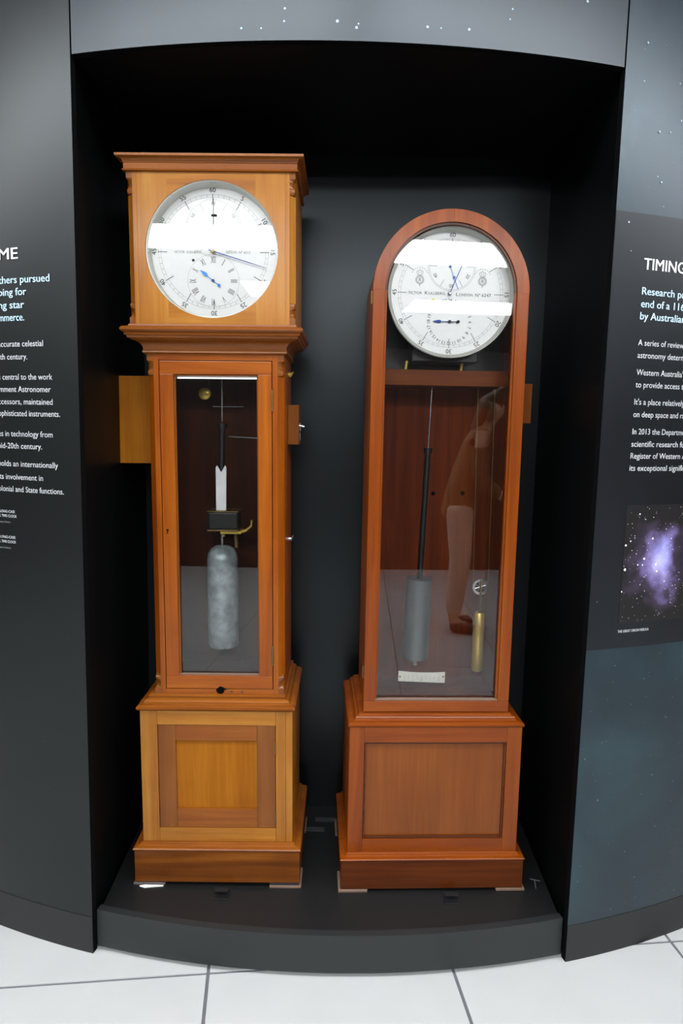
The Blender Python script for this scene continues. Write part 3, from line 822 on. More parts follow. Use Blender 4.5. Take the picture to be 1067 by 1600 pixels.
lathe('hand_boss', [(0.0, -0.004), (0.0022, -0.004), (0.0042, -0.001), (0.0042, 0.011)], (K[0], dv - 0.012, K[1]), MT['brass'], mh, 'y', 16)
hh = hand('hour_hand', [(-0.0009, -0.016), (0.0009, -0.016), (0.0009, 0.018), (0.0050, 0.024), (0.0042, 0.030), (0.0, 0.043), (-0.0042, 0.030), (-0.0050, 0.024), (-0.0009, 0.018)], HK, R_(-52), dv - 0.006, 0.001, MT['bluelight'], CL)
lathe('hand_boss', [(0.0, -0.003), (0.0036, -0.003), (0.0036, 0.005)], (HK[0], dv - 0.005, HK[1]), MT['blue'], hh, 'y', 14)
lathe('hand_tail', [(0.0, 0.0), (0.0042, 0.0), (0.0042, 0.001), (0.0, 0.001)], (HK[0] - math.sin(R_(-52)) * 0.019, dv - 0.006, HK[1] - math.cos(R_(-52)) * 0.019), MT['bluelight'], hh, 'y', 16)
hand('seconds_hand', [(-0.0007, -0.02), (0.0007, -0.02), (0.0005, 0.072), (-0.0005, 0.072)], SK, R_(1), dv - 0.004, 0.0008, MT['ink'], CL)
# inside the trunk: pendulum with mercury jar, winding cradle, light strip
pl = tube('pendulum_rod', (UC - 0.006, 0.17, 1.30), (UC - 0.004, 0.17, 1.60), 0.0026, MT['steel'], CL)
tube('rod_sleeve', (UC - 0.009, 0.17, 1.165), (UC - 0.006, 0.17, 1.292), 0.0095, MT['black'], pl)
tube('rod_collar', (UC - 0.0063, 0.17, 1.284), (UC - 0.006, 0.17, 1.296), 0.0150, MT['black'], pl)
prism('stirrup', [(UC - 0.0235, 1.05), (UC + 0.0045, 1.05), (UC + 0.0065, 1.172), (UC + 0.003, 1.178), (UC - 0.008, 1.158), (UC - 0.020, 1.178), (UC - 0.0235, 1.172)], 0.155, 0.160, MT['lamp_frame'], pl)
jar = lathe('mercury_jar', [(0.0, 0.647), (0.040, 0.647), (0.0440, 0.653), (0.0440, 0.905), (0.0415, 0.922), (0.034, 0.936), (0.022, 0.944), (0.0, 0.946)], (UC - 0.010, 0.17, 0), MT['jar'], pl, 'z', 36)
tube('jar_rod', (UC - 0.010, 0.17, 0.946), (UC - 0.010, 0.17, 1.000), 0.004, MT['steel'], pl)
mb = box('contact_box', (UC - 0.044, 0.135, 0.997), (UC + 0.040, 0.205, 1.046), MT['black'], CL, 0.004)
box('box_lid', (UC - 0.046, 0.133, 1.0465), (UC + 0.042, 0.207, 1.050), MT['oldbrass'], mb, 0.001)
box('box_base', (UC - 0.046, 0.133, 0.992), (UC + 0.042, 0.207, 0.9965), MT['oldbrass'], mb, 0.001)
br = box('brass_bracket', (UC - 0.010, 0.140, 0.984), (UC + 0.050, 0.20, 0.9915), MT['brass'], CL, 0.001)
prism('bracket_arm', [(UC + 0.045, 0.984), (UC + 0.062, 0.990), (UC + 0.078, 1.004), (UC + 0.080, 1.022), (UC + 0.076, 1.022), (UC + 0.074, 1.007), (UC + 0.060, 0.996), (UC + 0.045, 0.992)], 0.15, 0.165, MT['brass'], br)
tube('bracket_post', (UC + 0.032, 0.17, 0.94), (UC + 0.028, 0.17, 0.986), 0.006, MT['oldbrass'], br)
tube('bracket_post', (UC - 0.006, 0.17, 0.972), (UC - 0.006, 0.17, 0.986), 0.004, MT['brass'], br)
lathe('weight_pulley', [(0.0, -0.006), (0.012, -0.006), (0.017, -0.003), (0.015, 0), (0.017, 0.003), (0.012, 0.006), (0.0, 0.006)], (UC - 0.058, 0.19, 1.380), MT['brass'], CL, 'y', 28)
tube('gut_line', (UC - 0.045, 0.19, 1.38), (UC - 0.045, 0.19, 1.6), 0.0009, MT['oldbrass'], CL, seg=6)
tube('guide_rail', (UC - 0.045, 0.24, 1.345), (UC + 0.045, 0.24, 1.345), 0.0016, MT['steel'], CL, seg=8)  # steel rods put in for ceiling batten reflections in the door glass
tube('guide_rail', (UC + 0.0, 0.24, 1.258), (UC + 0.085, 0.24, 1.254), 0.0020, MT['steel'], CL, seg=8)
ls = box('light_strip', (UC - 0.108, tv + 0.024, 1.414), (UC + 0.108, tv + 0.034, 1.4225), MT['lamp_frame'], CL, 0)
for k in range(36):
    box('light_diode', (UC - 0.105 + k * 0.0059, tv + 0.0228, 1.4135), (UC - 0.105 + k * 0.0059 + 0.0042, tv + 0.0240, 1.4165), MT['led'], ls, 0)
# housings on the sides of the trunk
sb = box('side_box', (UC - 0.309, 0.168, 1.1815), (UC - 0.1803, 0.270, 1.4265), MT['box_oak'], CL, 0.001)
sb['label'] = 'plain oak box fixed to the side of the trunk'
sb2 = box('side_box', (UC + 0.1803, 0.168, 1.2385), (UC + 0.211, 0.250, 1.3495), MT['oak_redv'], CL, 0.001)
tube('latch', (UC + 0.211, 0.185, 1.292), (UC + 0.226, 0.185, 1.289), 0.0035, MT['steel'], sb2)
tube('latch', (UC + 0.2135, 0.185, 1.30), (UC + 0.2135, 0.185, 1.278), 0.0022, MT['steel'], sb2)
tube('latch', (UC + 0.2135, 0.185, 1.272), (UC + 0.2135, 0.185, 1.25), 0.0016, MT['steel'], sb2)
for w, m in ((1.436, 'brass'), (0.962, 'steel')):
    b_ = tube('side_bolt', (UC + 0.180, 0.20, w), (UC + 0.188, 0.20, w), 0.006, MT[m], CL)
    tube('bolt_wing', (UC + 0.186, 0.19, w - 0.006), (UC + 0.192, 0.21, w + 0.008), 0.0022, MT[m], b_)

# ------------------------------------------------------------------ right clock: round-arched mahogany regulator
CRK = thing('longcase_clock', 'tall reddish mahogany longcase clock with round-arched glazed door', 'clock',
            (0.277, 1.778, ZP), (0, R_(-0.15), R_(2.5)))
mv, mh_ = MT['mah_v'], MT['mah_h']
def arch_piece(name, c, r0, r1, a0, a1, v0, v1, mat, parent, n=24):
    pts = [(c[0] + r1 * math.cos(a0 + (a1 - a0) * k / n), c[1] + r1 * math.sin(a0 + (a1 - a0) * k / n)) for k in range(n + 1)]
    pts += [(c[0] + r0 * math.cos(a1 - (a1 - a0) * k / n), c[1] + r0 * math.sin(a1 - (a1 - a0) * k / n)) for k in range(n + 1)]
    bm = bmesh.new()
    m = n + 1; N = len(pts)
    f = [bm.verts.new((u, v0, w)) for u, w in pts]; b = [bm.verts.new((u, v1, w)) for u, w in pts]
    for k in range(n):
        bm.faces.new((f[k], f[k + 1], f[N - 2 - k], f[N - 1 - k])); bm.faces.new((b[k + 1], b[k], b[N - 1 - k], b[N - 2 - k]))
    for i in range(N): bm.faces.new((f[i], b[i], b[(i + 1) % N], f[(i + 1) % N]))
    o = bm_obj(name, bm, mat, parent); shade(o, 30); return o
# plinth and feet
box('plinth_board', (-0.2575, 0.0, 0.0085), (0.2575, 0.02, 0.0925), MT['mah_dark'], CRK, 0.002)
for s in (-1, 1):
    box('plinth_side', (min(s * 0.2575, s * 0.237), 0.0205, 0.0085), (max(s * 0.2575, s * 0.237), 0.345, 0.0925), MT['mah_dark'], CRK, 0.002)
    for v0 in (-0.003, 0.262):
        box('foot', (min(s * 0.264, s * 0.182), v0, 0.0004), (max(s * 0.264, s * 0.182), v0 + 0.085, 0.0080), MT['shim'], CRK, 0.0015)
moulding('plinth_moulding', [(0.0, 0.0930), (0.002, 0.0945), (0.003, 0.0970), (0.001, 0.0995), (-0.009, 0.1010), (-0.0135, 0.1025), (-0.0140, 0.1055), (-0.019, 0.1085)], 0.2575, 0.0, 0.345, mh_, CRK, inner=-0.03)
# base
bw0, bw1, bv = 0.1085, 0.4765, 0.018
for s in (-1, 1):
    box('base_stile', (min(s * 0.2400, s * 0.1985), bv, bw0), (max(s * 0.2400, s * 0.1985), bv + 0.02, bw1), mv, CRK, 0.001)
    box('base_side', (min(s * 0.2400, s * 0.2220), bv + 0.0202, bw0), (max(s * 0.2400, s * 0.2220), 0.335, bw1), mv, CRK, 0.001)
    box('panel_bead', (min(s * 0.1985, s * 0.1925), bv + 0.003, 0.1475), (max(s * 0.1985, s * 0.1925), bv + 0.010, 0.4335), MT['mah_dark'], CRK, 0.002)
box('base_rail', (-0.1985, bv, 0.4335), (0.1985, bv + 0.02, bw1), mh_, CRK, 0.0003)
box('base_rail', (-0.1985, bv, bw0), (0.1985, bv + 0.02, 0.1475), mh_, CRK, 0.0003)
for w in (0.1475, 0.4275):
    box('panel_bead', (-0.1925, bv + 0.003, w), (0.1925, bv + 0.010, w + 0.006), MT['mah_dark'], CRK, 0.002)
box('base_panel', (-0.1985, bv + 0.010, 0.1475), (0.1985, bv + 0.017, 0.4335), MT['mah_panel'], CRK, 0)
box('base_back', (-0.222, 0.322, bw0), (0.222, 0.335, bw1), MT['case_in_r'], CRK, 0)
moulding('base_moulding', [(0.0, 0.4770), (0.003, 0.479), (0.0045, 0.4825), (0.0035, 0.4870), (-0.001, 0.4900), (-0.012, 0.4915), (-0.016, 0.4945), (-0.0165, 0.4970), (-0.018, 0.5000), (-0.025, 0.5015), (-0.0265, 0.5035), (-0.027, 0.5065), (-0.034, 0.5090)],
         0.2400, bv, 0.335, mh_, CRK, inner=-0.06)
# arched case
AC = (0.002, 1.6480); tv = 0.045; cw0 = 0.5092
for s in (-1, 1):
    box('case_side', (min(AC[0] + s * 0.200, AC[0] + s * 0.185), tv + 0.0245, cw0), (max(AC[0] + s * 0.200, AC[0] + s * 0.185), 0.300, AC[1]), mv, CRK, 0.0005)
arch_piece('case_arch', AC, 0.185, 0.200, 0, PI, tv + 0.0245, 0.300, mv, CRK, 40)
pts = [(AC[0] - 0.185, cw0), (AC[0] + 0.185, cw0)] + [(AC[0] + 0.185 * math.cos(PI * k / 40), AC[1] + 0.185 * math.sin(PI * k / 40)) for k in range(41)]
prism('back_board', pts, 0.286, 0.2995, MT['case_in_r'], CRK)
box('case_bottom', (AC[0] - 0.185, tv + 0.0245, cw0), (AC[0] + 0.185, 0.286, cw0 + 0.012), MT['case_in_r'], CRK, 0)
for u, w in ((0.015, 1.099), (0.105, 1.101)):
    lathe('bolt_hole', [(0.0, -0.002), (0.0055, -0.002), (0.0065, 0.0)], (u, 0.2859, w), MT['gap'], CRK, 'y', 14)
# glazed arched door
ad = box('arched_door', (AC[0] - 0.2035, tv, cw0 + 0.001), (AC[0] + 0.2035, tv + 0.024, 0.5405), mh_, CRK, 0.001)
ad['label'] = 'round-arched glazed door of the case'
for s in (-1, 1):
    box('door_stile', (min(AC[0] + s * 0.2035, AC[0] + s * 0.1720), tv, 0.5407), (max(AC[0] + s * 0.2035, AC[0] + s * 0.1720), tv + 0.024, AC[1]), mv, ad, 0.001)
    box('sash_bead', (min(AC[0] + s * 0.1720, AC[0] + s * 0.1665), tv + 0.005, 0.5460), (max(AC[0] + s * 0.1720, AC[0] + s * 0.1665), tv + 0.016, AC[1]), mv, ad, 0.001)
arch_piece('door_arch', AC, 0.1720, 0.2035, 0.0, PI / 2 - 0.002, tv, tv + 0.024, mv, ad)
arch_piece('door_arch', AC, 0.1720, 0.2035, PI / 2 + 0.001, PI, tv, tv + 0.024, mv, ad)
arch_piece('sash_bead', AC, 0.1665, 0.1720, 0.0, PI, tv + 0.005, tv + 0.016, MT['mah_dark'], ad, 40)
box('sash_bead', (AC[0] - 0.1720, tv + 0.003, 0.5407), (AC[0] + 0.1720, tv + 0.016, 0.5458), MT['shim'], ad, 0.001)  # bottom bead coloured pale to paint in a highlight
pts = [(AC[0] - 0.1719, 0.5408), (AC[0] + 0.1719, 0.5408)] + [(AC[0] + 0.1719 * math.cos(PI * k / 40), AC[1] + 0.1719 * math.sin(PI * k / 40)) for k in range(41)]
prism('glass_pane', pts, tv + 0.0165, tv + 0.0195, MT['glass'], ad)
tube('hinge', (AC[0] - 0.2045, tv + 0.026, 1.615), (AC[0] - 0.2045, tv + 0.026, 1.648), 0.0028, MT['oldbrass'], ad)
tube('hinge', (AC[0] - 0.2045, tv + 0.026, 0.60), (AC[0] - 0.2045, tv + 0.026, 0.633), 0.0028, MT['oldbrass'], ad)
# dial
K2 = (0.0085, 1.6505); dv = 0.093
lathe('bezel', [(0.1680, dv - 0.016), (0.1665, dv - 0.016), (0.1585, dv - 0.001), (0.1585, dv), (0.1680, dv)], (K2[0], 0, K2[1]), MT['bezel'], CRK, 'y', 72)
dial = lathe('dial', [(0.0, dv), (0.1600, dv), (0.1600, dv + 0.003), (0.0, dv + 0.003)], (K2[0], 0, K2[1]), MT['dial'], CRK, 'y', 72)
dial['label'] = 'round silvered dial with two engraved crests'
pv = dv - 0.0007
bm = bmesh.new()
for r in (0.1335, 0.1400): ring_print(bm, K2, pv, r - 0.00022, r + 0.00022)
for i in range(60):
    if i % 5: tick(bm, K2, pv, 2 * PI * i / 60, 0.1335, 0.1400, 0.0006)
bm_obj('minute_track', bm, MT['ink_light'], dial, fix=False)
for i in range(12):
    a = 2 * PI * i / 12
    bm = bmesh.new(); tick(bm, K2, pv, a, 0.1170, 0.1415, 0.0013)
    bm_obj('five_minute_mark', bm, MT['ink'], dial, fix=False)
    bm = bmesh.new(); radial_text(bm, str(5 * i if i else 60), K2, pv, a, 0.1500, 0.0112, bold=0.004)
    bm_obj('minute_numeral', bm, MT['ink'], dial, fix=False)
S2 = (0.0095, 1.7205)
bm = bmesh.new()
for r in (0.0600, 0.0635): ring_print(bm, S2, pv, r - 0.0002, r + 0.0002, 64)
for i in range(60): tick(bm, S2, pv, 2 * PI * i / 60, 0.0600, 0.0635, 0.0004)
bm_obj('seconds_track', bm, MT['ink_light'], dial, fix=False)
bm = bmesh.new()
for i in range(12):
    a = 2 * PI * i / 12
    if i % 2 or i in (3, 9): tick(bm, S2, pv, a, 0.040, 0.0600, 0.0008)
    else: radial_text(bm, str(5 * i if i else 60), S2, pv, a, 0.0500, 0.0085)
bm_obj('seconds_numerals', bm, MT['ink'], dial, fix=False)
H2 = (0.0075, 1.5775)
bm = bmesh.new()
for i in range(1, 25):
    radial_text(bm, str(i), H2, pv, 2 * PI * i / 24, 0.0560, 0.0082)
bm_obj('hour_numerals', bm, MT['ink'], dial, fix=False)
def small_caps(bm, word, u, w, h, width, v):
    a = word[0]; b = word[1:].upper()
    flat_text(bm, a, u, v, w, h, width * 0.15, 'l'); flat_text(bm, b, u + width * 0.18, v, w, h * 0.78, width * 0.82, 'l')
for s_, u_, d_, w_ in (('Victor', -0.1130, 0.0035, 0.0360), ('Kullberg.', -0.0690, 0.0035, 0.0560), ('London.', 0.0145, 0.0055, 0.0460)):
    bm = bmesh.new(); small_caps(bm, s_, K2[0] + u_, K2[1] - d_, 0.0085, w_, pv)
    bm_obj('maker_lettering', bm, MT['ink'], dial, fix=False)
bm = bmesh.new(); flat_text(bm, 'N\u00ba 6247', K2[0] + 0.0660, pv, K2[1] - 0.0060, 0.0080, 0.0420)
bm_obj('maker_lettering', bm, MT['ink'], dial, fix=False)
for s in (-1, 1):   # engraved crests: crown over a buckled garter with cypher
    c = (K2[0] + s * 0.0835, K2[1] + 0.0335)
    bm = bmesh.new()
    for r in (0.0078, 0.0108): ring_print(bm, c, pv, r - 0.0005, r + 0.0005, 28)
    for k in range(16): tick(bm, c, pv, 2 * PI * k / 16, 0.0082, 0.0104, 0.0009)
    for x in (-0.0032, 0.0, 0.0032): bm_prism(bm, [(c[0] + x - 0.0006, c[1] - 0.004), (c[0] + x + 0.0006, c[1] - 0.004), (c[0] + x * 0.4 + 0.0006, c[1] + 0.0045), (c[0] + x * 0.4 - 0.0006, c[1] + 0.0045)], pv, pv + 0.0002)
    cw = [(-0.0068, 0.0120), (0.0068, 0.0120), (0.0062, 0.0150), (0.0088, 0.0195), (0.0062, 0.0235), (0.0025, 0.0225), (0.0, 0.0265), (-0.0025, 0.0225), (-0.0062, 0.0235), (-0.0088, 0.0195), (-0.0062, 0.0150)]
    for k in range(len(cw)):   # crown outline as thin strokes
        p, q = Vector(cw[k]), Vector(cw[(k + 1) % len(cw)]); n = (q - p).orthogonal().normalized() * 0.00045
        bm.faces.new([bm.verts.new((c[0] + t.x, pv, c[1] + t.y)) for t in (p - n, q - n, q + n, p + n)])
    for x in (-0.003, 0.003): tick(bm, (c[0] + x, c[1]), pv, 0, 0.0135, 0.0215, 0.0008)
    tick(bm, c, pv, PI, 0.0112, 0.0165, 0.0016)
    for t in range(9):   # arc of tiny lettering over the crown
        a = R_(-62 + t * 15.5); tick(bm, (c[0], c[1] + 0.008), pv, a, 0.0225, 0.0238, 0.0028)
    bm_obj('crest', bm, MT['ink_light'], dial, fix=False)
prism('dial_slot', [(S2[0] + 0.006 + x, S2[1] + 0.0150 + y) for x, y in ((-0.006, -0.0022), (0.006, -0.0022), (0.0075, 0), (0.006, 0.0022), (-0.006, 0.0022), (-0.0075, 0))], dv - 0.001, dv, MT['dim_ink'], dial)
lathe('winding_cap', [(0.0, -0.003), (0.0052, -0.003), (0.0062, -0.001), (0.0062, 0.0)], (K2[0] - 0.0465, dv, K2[1] - 0.0205), MT['brass'], dial, 'y', 20)
mh2 = hand('minute_hand', [(-0.0011, -0.006), (0.0011, -0.006), (0.0009, 0.07), (0.0003, 0.103), (-0.0003, 0.103), (-0.0009, 0.07)], (K2[0] - 0.004, K2[1] - 0.001), R_(22.5), dv - 0.010, 0.001, MT['blue'], CRK)
lathe('hand_boss', [(0.0, -0.003), (0.0025, -0.003), (0.0050, 0.0), (0.0050, 0.009)], (K2[0] - 0.004, dv - 0.010, K2[1] - 0.001), MT['steel'], mh2, 'y', 16)
hh2 = hand('hour_hand', [(-0.0009, -0.021), (0.0009, -0.021), (0.0009, 0.022), (0.0040, 0.026), (0.0032, 0.033), (0.0, 0.046), (-0.0032, 0.033), (-0.0040, 0.026), (-0.0009, 0.022)], H2, R_(-90), dv - 0.006, 0.001, MT['blue'], CRK)
for dx in (0.0, 0.023):
    lathe('hand_disc', [(0.0, -0.001), (0.0042, -0.001), (0.0042, 0.005)], (H2[0] + dx, dv - 0.006, H2[1]), MT['ink'], hh2, 'y', 16)
sh2 = hand('seconds_hand', [(-0.0006, -0.062), (0.0006, -0.062), (0.0005, 0.025), (-0.0005, 0.025)], (S2[0] - 0.005, S2[1] - 0.001), R_(-22), dv - 0.004, 0.0008, MT['bluelight'], CRK)
for d in (0.0, 0.030):
    lathe('hand_disc', [(0.0, -0.001), (0.0034, -0.001), (0.0034, 0.003)], (S2[0] - 0.005 - math.sin(R_(-22)) * d, dv - 0.004, S2[1] - 0.001 - math.cos(R_(-22)) * d), MT['blue'], sh2, 'y', 16)
# movement behind the dial and its seat board
box('dust_board', (AC[0] - 0.1845, 0.232, 1.456), (AC[0] + 0.1845, 0.240, 1.70), MT['black'], CRK, 0)  # black sheet added to keep the void behind the dial dark
mvb = box('movement', (-0.085, 0.12, 1.475), (0.095, 0.215, 1.74), MT['black'], CRK, 0.003)
for u in (-0.098, 0.056):
    tube('brass_pillar', (u, 0.15, 1.455), (u + 0.003, 0.15, 1.478), 0.0045, MT['brass'], CRK)
box('seat_board', (AC[0] - 0.1848, 0.135, 1.412), (AC[0] + 0.1848, 0.255, 1.4545), MT['mah_h'], CRK, 0.001)
# pendulum with zinc jar
pr = tube('pendulum_rod', (-0.0245, 0.17, 1.235), (-0.0195, 0.17, 1.412), 0.0024, MT['steel'], CRK)
tube('rod_sleeve', (-0.0365, 0.17, 0.86), (-0.0245, 0.17, 1.239), 0.0085, MT['black'], pr)
tube('rod_collar', (-0.0248, 0.17, 1.225), (-0.0245, 0.17, 1.240), 0.0125, MT['black'], pr)
tube('zinc_jar', (-0.0425, 0.17, 0.625), (-0.0365, 0.17, 0.862), 0.0375, MT['zinc'], pr, seg=36)
tube('rating_nut', (-0.0430, 0.17, 0.602), (-0.0425, 0.17, 0.625), 0.010, MT['steel'], pr, r1=0.006)
sp = prism('beat_scale', [(-0.097, 0.571), (0.038, 0.566), (0.038, 0.598), (0.0, 0.5965), (-0.03, 0.5965), (-0.06, 0.5980), (-0.097, 0.6015)], 0.117, 0.120, MT['ivory'], CRK)
bm = bmesh.new()
for k in range(9): tick(bm, (-0.03, 0.575), 0.1166, 0, -0.002 + 0.000, 0.010 if k % 2 == 0 else 0.006, 0.0006) if k == 4 else tick(bm, (-0.03 + (k - 4) * 0.0125, 0.578), 0.1166, 0, 0.0, 0.009, 0.0006)
for k, s in enumerate(('2', '1', '0', '1', '2')): flat_text(bm, s, -0.03 + (k - 2) * 0.025, 0.1166, 0.5715, 0.005, None, 'c')
bm_obj('scale_marks', bm, MT['ink_light'], sp, fix=False)
for u in (-0.092, 0.033): lathe('scale_screw', [(0.0, -0.001), (0.0025, -0.001), (0.0025, 0.0)], (u, 0.117, 0.585), MT['oldbrass'], sp, 'y', 10)
# driving weight on its pulley
pu = lathe('weight_pulley', [(0.017, -0.004), (0.0235, -0.004), (0.022, 0), (0.0235, 0.004), (0.017, 0.004)], (0.143, 0.17, 0.838), MT['steel'], CRK, 'y', 32)
for k in range(4):
    a = PI * k / 4 + 0.3
    tube('pulley_spoke', (0.143 - 0.019 * math.cos(a), 0.17, 0.838 - 0.019 * math.sin(a)), (0.143 + 0.019 * math.cos(a), 0.17, 0.838 + 0.019 * math.sin(a)), 0.0016, MT['steel'], pu, seg=8)
tube('pulley_fork', (0.143, 0.162, 0.765), (0.143, 0.162, 0.862), 0.003, MT['oldbrass'], pu)
tube('gut_line', (0.121, 0.17, 0.84), (0.112, 0.17, 1.41), 0.0009, MT['oldbrass'], CRK, seg=6)
tube('gut_line', (0.1655, 0.17, 0.84), (0.160, 0.17, 1.41), 0.0009, MT['oldbrass'], CRK, seg=6)
lathe('driving_weight', [(0.0, 0.584), (0.013, 0.584), (0.0165, 0.590), (0.0165, 0.756), (0.013, 0.762), (0.004, 0.766), (0.0, 0.766)], (0.143, 0.17, 0), MT['brass'], CRK, 'z', 28)
# housing on the side of the case
box('side_box', (AC[0] + 0.2003, 0.200, 1.3145), (AC[0] + 0.2740, 0.275, 1.4265), MT['mah_panel'], CRK, 0.001)

# ------------------------------------------------------------------ small things on the platform
def clip(x, y, label):
    t = thing('floor_bracket', label, 'bracket', (x, y, ZP), group='small black brackets on the platform')
    box('base_plate', (-0.021, -0.004, 0.0), (0.021, 0.022, 0.003), MT['black'], t, 0.0008)
    box('upright', (-0.021, 0.0225, 0.0), (0.021, 0.026, 0.014), MT['black'], t, 0.0008)
    box('lip', (-0.018, 0.010, 0.0142), (0.018, 0.026, 0.016), MT['black'], t, 0.0006)
clip(-0.310, 1.728, 'small black bracket on the platform in front of the oak clock')
clip(0.328, 1.730, 'small black bracket on the platform in front of the mahogany clock')
bm = bmesh.new()
for k in range(3):
    z = ZP + 0.0003 + k * 0.0011
    a = [(-0.545 + k * 0.006, 1.772 - k * 0.001), (-0.528 + k * 0.004, 1.766), (-0.478, 1.7740), (-0.480, 1.7760), (-0.545 + k * 0.006, 1.7765)]
    bm_slab(bm, a, z, z + 0.0008)
tag(bm_obj('folded_paper', bm, MT['paper']), 'folded white paper tucked under the foot of the oak clock', 'paper')
def strip(x0, x1, y, lab, h=0.012):
    tag(box('tape_strip', (x0, y - h, ZP + 0.0001), (x1, y + h, ZP + 0.0012), MT['tape'], None, 0), lab, 'tape', 'tape strips on the platform')
strip(-0.064, 0.004, 2.119, 'dark grey tape strip on the platform close to the back wall')
strip(-0.094, -0.033, 2.064, 'dark grey tape strip on the platform beside the oak clock foot')
ct = thing('cable_clip', 'tiny grey cable clip on the platform beside the mahogany clock', 'clip', (0.575, 1.800, ZP))  # small tripod shape added in place of a reflection
tube('stem', (0.002, 0, 0), (-0.002, 0.004, 0.022), 0.0018, MT['zinc'], ct, seg=8)
tube('arm', (-0.016, 0.004, 0.026), (0.014, 0.004, 0.020), 0.0014, MT['zinc'], ct, seg=8)

# ------------------------------------------------------------------ a visitor standing behind the photographer, seen mirrored in the mahogany clock's glass
def skin_mesh(name, joints, edges, mat, parent=None, sub=2, root=0):
    me = bpy.data.meshes.new(name)
    me.from_pydata([j[0] for j in joints], edges, [])
    o = bpy.data.objects.new(name, me); C.objects.link(o)
    me.materials.append(mat)
    m = o.modifiers.new('skin', 'SKIN'); m.use_smooth_shade = True; m.branch_smoothing = 0.4
    for i, j in enumerate(joints):
        r = j[1] if isinstance(j[1], tuple) else (j[1], j[1])
        me.skin_vertices[0].data[i].radius = r
        me.skin_vertices[0].data[i].use_root = (i == root)
    s = o.modifiers.new('subsurf', 'SUBSURF'); s.levels = sub; s.render_levels = sub
    if parent: o.parent = parent
    return o
MT['skin_tone'] = plain('skin', (206, 158, 130), 0.55, 0, 0.04, 20)
MT['jacket'] = plain('brown_jacket', (112, 84, 52), 0.85, 0, 0.15, 50, bump=0.4)
MT['trousers'] = plain('pale_trousers', (206, 178, 158), 0.8, 0, 0.06, 30)
MT['hair'] = plain('dark_blond_hair', (92, 74, 50), 0.6, 0, 0.25, 90, bump=0.5)
MT['shoes'] = plain('dark_shoes', (36, 32, 30), 0.5, 0, 0.1, 30)
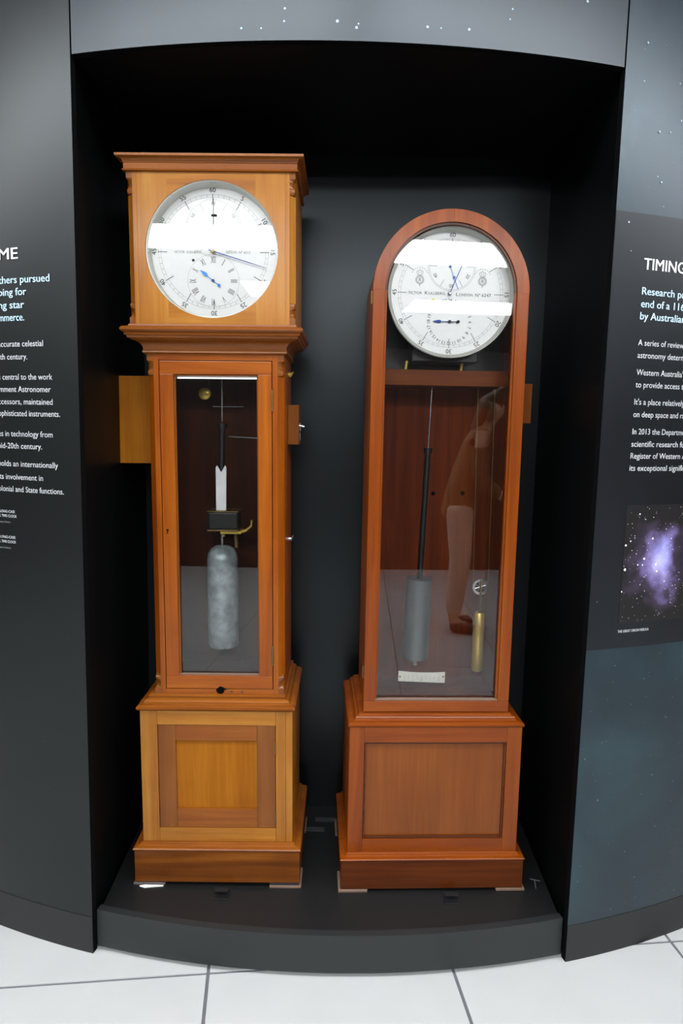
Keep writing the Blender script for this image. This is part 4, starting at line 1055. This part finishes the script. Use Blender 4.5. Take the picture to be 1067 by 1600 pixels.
def build_person():
    J = []; E = []
    def add(p, r, link=None):
        J.append((p, r)); i = len(J) - 1
        if link is not None: E.append((link, i))
        return i
    pel = add((0, 0, 0.92), (0.13, 0.10))
    sp = add((0.03, 0, 1.08), (0.115, 0.09), pel)
    ch = add((0.09, 0, 1.25), (0.13, 0.10), sp)
    nb = add((0.14, 0, 1.39), (0.075, 0.065), ch)
    nk = add((0.17, 0, 1.44), (0.046, 0.046), nb)
    hd = add((0.205, 0, 1.525), (0.078, 0.088), nk)
    add((0.215, 0, 1.60), (0.060, 0.070), hd)
    hands = []
    for s in (-1, 1):
        sh = add((0.13, s * 0.15, 1.355), 0.055, nb)
        el = add((0.10, s * 0.215, 1.10), 0.042, sh)
        wr = add((0.26, s * 0.19, 0.965), 0.027, el)
        pm = add((0.325, s * 0.18, 0.93), (0.033, 0.017), wr)
        for k, (l, dz) in enumerate(((0.066, 0.022), (0.075, 0.008), (0.070, -0.007), (0.055, -0.021))):
            a = add((0.345 + l * 0.45, s * 0.18, 0.915 + dz), 0.0085, pm)
            b = add((0.345 + l * 0.85, s * 0.172, 0.900 + dz), 0.0075, a)
        t = add((0.315, s * 0.155, 0.945), 0.010, pm)
        add((0.345, s * 0.145, 0.950), 0.0085, t)
        hip = add((0.0, s * 0.085, 0.86), (0.088, 0.085), pel)
        kn = add((0.02, s * 0.09, 0.48), 0.056, hip)
        an = add((-0.02, s * 0.09, 0.085), 0.038, kn)
        add((0.10, s * 0.10, 0.035), (0.035, 0.028), an)
    body = skin_mesh('person', J, E, MT['skin_tone'])
    # jacket with sleeves
    J2 = []; E2 = []
    def add2(p, r, link=None):
        J2.append((p, r)); i = len(J2) - 1
        if link is not None: E2.append((link, i))
        return i
    a00 = add2((-0.01, 0, 0.76), (0.150, 0.135)); a0 = add2((0.0, 0, 0.86), (0.150, 0.135), a00); a1 = add2((0.02, 0, 0.98), (0.155, 0.13), a0); a2 = add2((0.05, 0, 1.12), (0.145, 0.12), a1)
    a3 = add2((0.09, 0, 1.26), (0.155, 0.125), a2); a4 = add2((0.135, 0, 1.375), (0.10, 0.085), a3); add2((0.155, 0, 1.415), (0.064, 0.062), a4)
    for s in (-1, 1):
        b0 = add2((0.13, s * 0.155, 1.36), 0.070, a4); b1 = add2((0.10, s * 0.22, 1.10), 0.056, b0); add2((0.255, s * 0.19, 0.97), 0.040, b1)
    skin_mesh('jacket', J2, E2, MT['jacket'], body)
    J2.clear(); E2.clear()
    p0 = add2((0, 0, 0.92), (0.105, 0.085))
    for s in (-1, 1):
        h = add2((0.0, s * 0.09, 0.84), (0.100, 0.096), p0); k = add2((0.02, s * 0.092, 0.48), 0.073, h); add2((-0.02, s * 0.09, 0.11), 0.058, k)
    skin_mesh('trousers', list(J2), list(E2), MT['trousers'], body)
    J2.clear(); E2.clear()
    h0 = add2((0.185, 0, 1.625), (0.062, 0.072)); h1 = add2((0.145, 0, 1.575), (0.075, 0.070), h0); h2 = add2((0.115, 0, 1.49), (0.070, 0.050), h1); add2((0.075, 0, 1.36), (0.060, 0.034), h2)
    f = add2((0.235, 0, 1.625), (0.050, 0.040), h0)
    for s in (-1, 1):
        q = add2((0.185, s * 0.082, 1.56), (0.024, 0.040), h1); add2((0.165, s * 0.088, 1.45), (0.020, 0.034), q)
    skin_mesh('hair', list(J2), list(E2), MT['hair'], body)
    # face
    prism_ = bmesh.new()
    bm_lathe(prism_, [(0.0, -0.012), (0.010, -0.006), (0.012, 0.0), (0.006, 0.012), (0.0, 0.026)], Vector((0.292, 0, 1.522)), 'z', 12)
    o = bm_obj('nose', prism_, MT['skin_tone'], body); shade(o)
    for s in (-1, 1):
        lathe('eye', [(0.0, -0.009), (0.007, -0.006), (0.010, 0.0), (0.007, 0.006), (0.0, 0.009)], (0.276, s * 0.031, 1.545), MT['shoes'], body, 'z', 12)
        lathe('ear', [(0.0, -0.008), (0.016, -0.004), (0.022, 0.0), (0.016, 0.004), (0.0, 0.008)], (0.205, s * 0.080, 1.535), MT['skin_tone'], body, 'y', 14)
        J2.clear(); E2.clear()
        e0 = add2((-0.045, s * 0.09, 0.045), (0.046, 0.044)); e1 = add2((0.03, s * 0.095, 0.048), (0.050, 0.046), e0); add2((0.135, s * 0.102, 0.033), (0.044, 0.032), e1)
        skin_mesh('shoe', list(J2), list(E2), MT['shoes'], body)
    lathe('mouth', [(0.0, -0.004), (0.010, -0.003), (0.018, 0.0), (0.010, 0.003), (0.0, 0.004)], (0.268, 0, 1.488), plain('lips', (170, 96, 90), 0.5), body, 'z', 14)
    return body
pers = build_person()
pers.location = (1.06, -0.95, 0.0)
pers.rotation_euler = (0, 0, R_(12))
tag(pers, 'visitor in a brown jacket and pale trousers leaning forward', 'person')
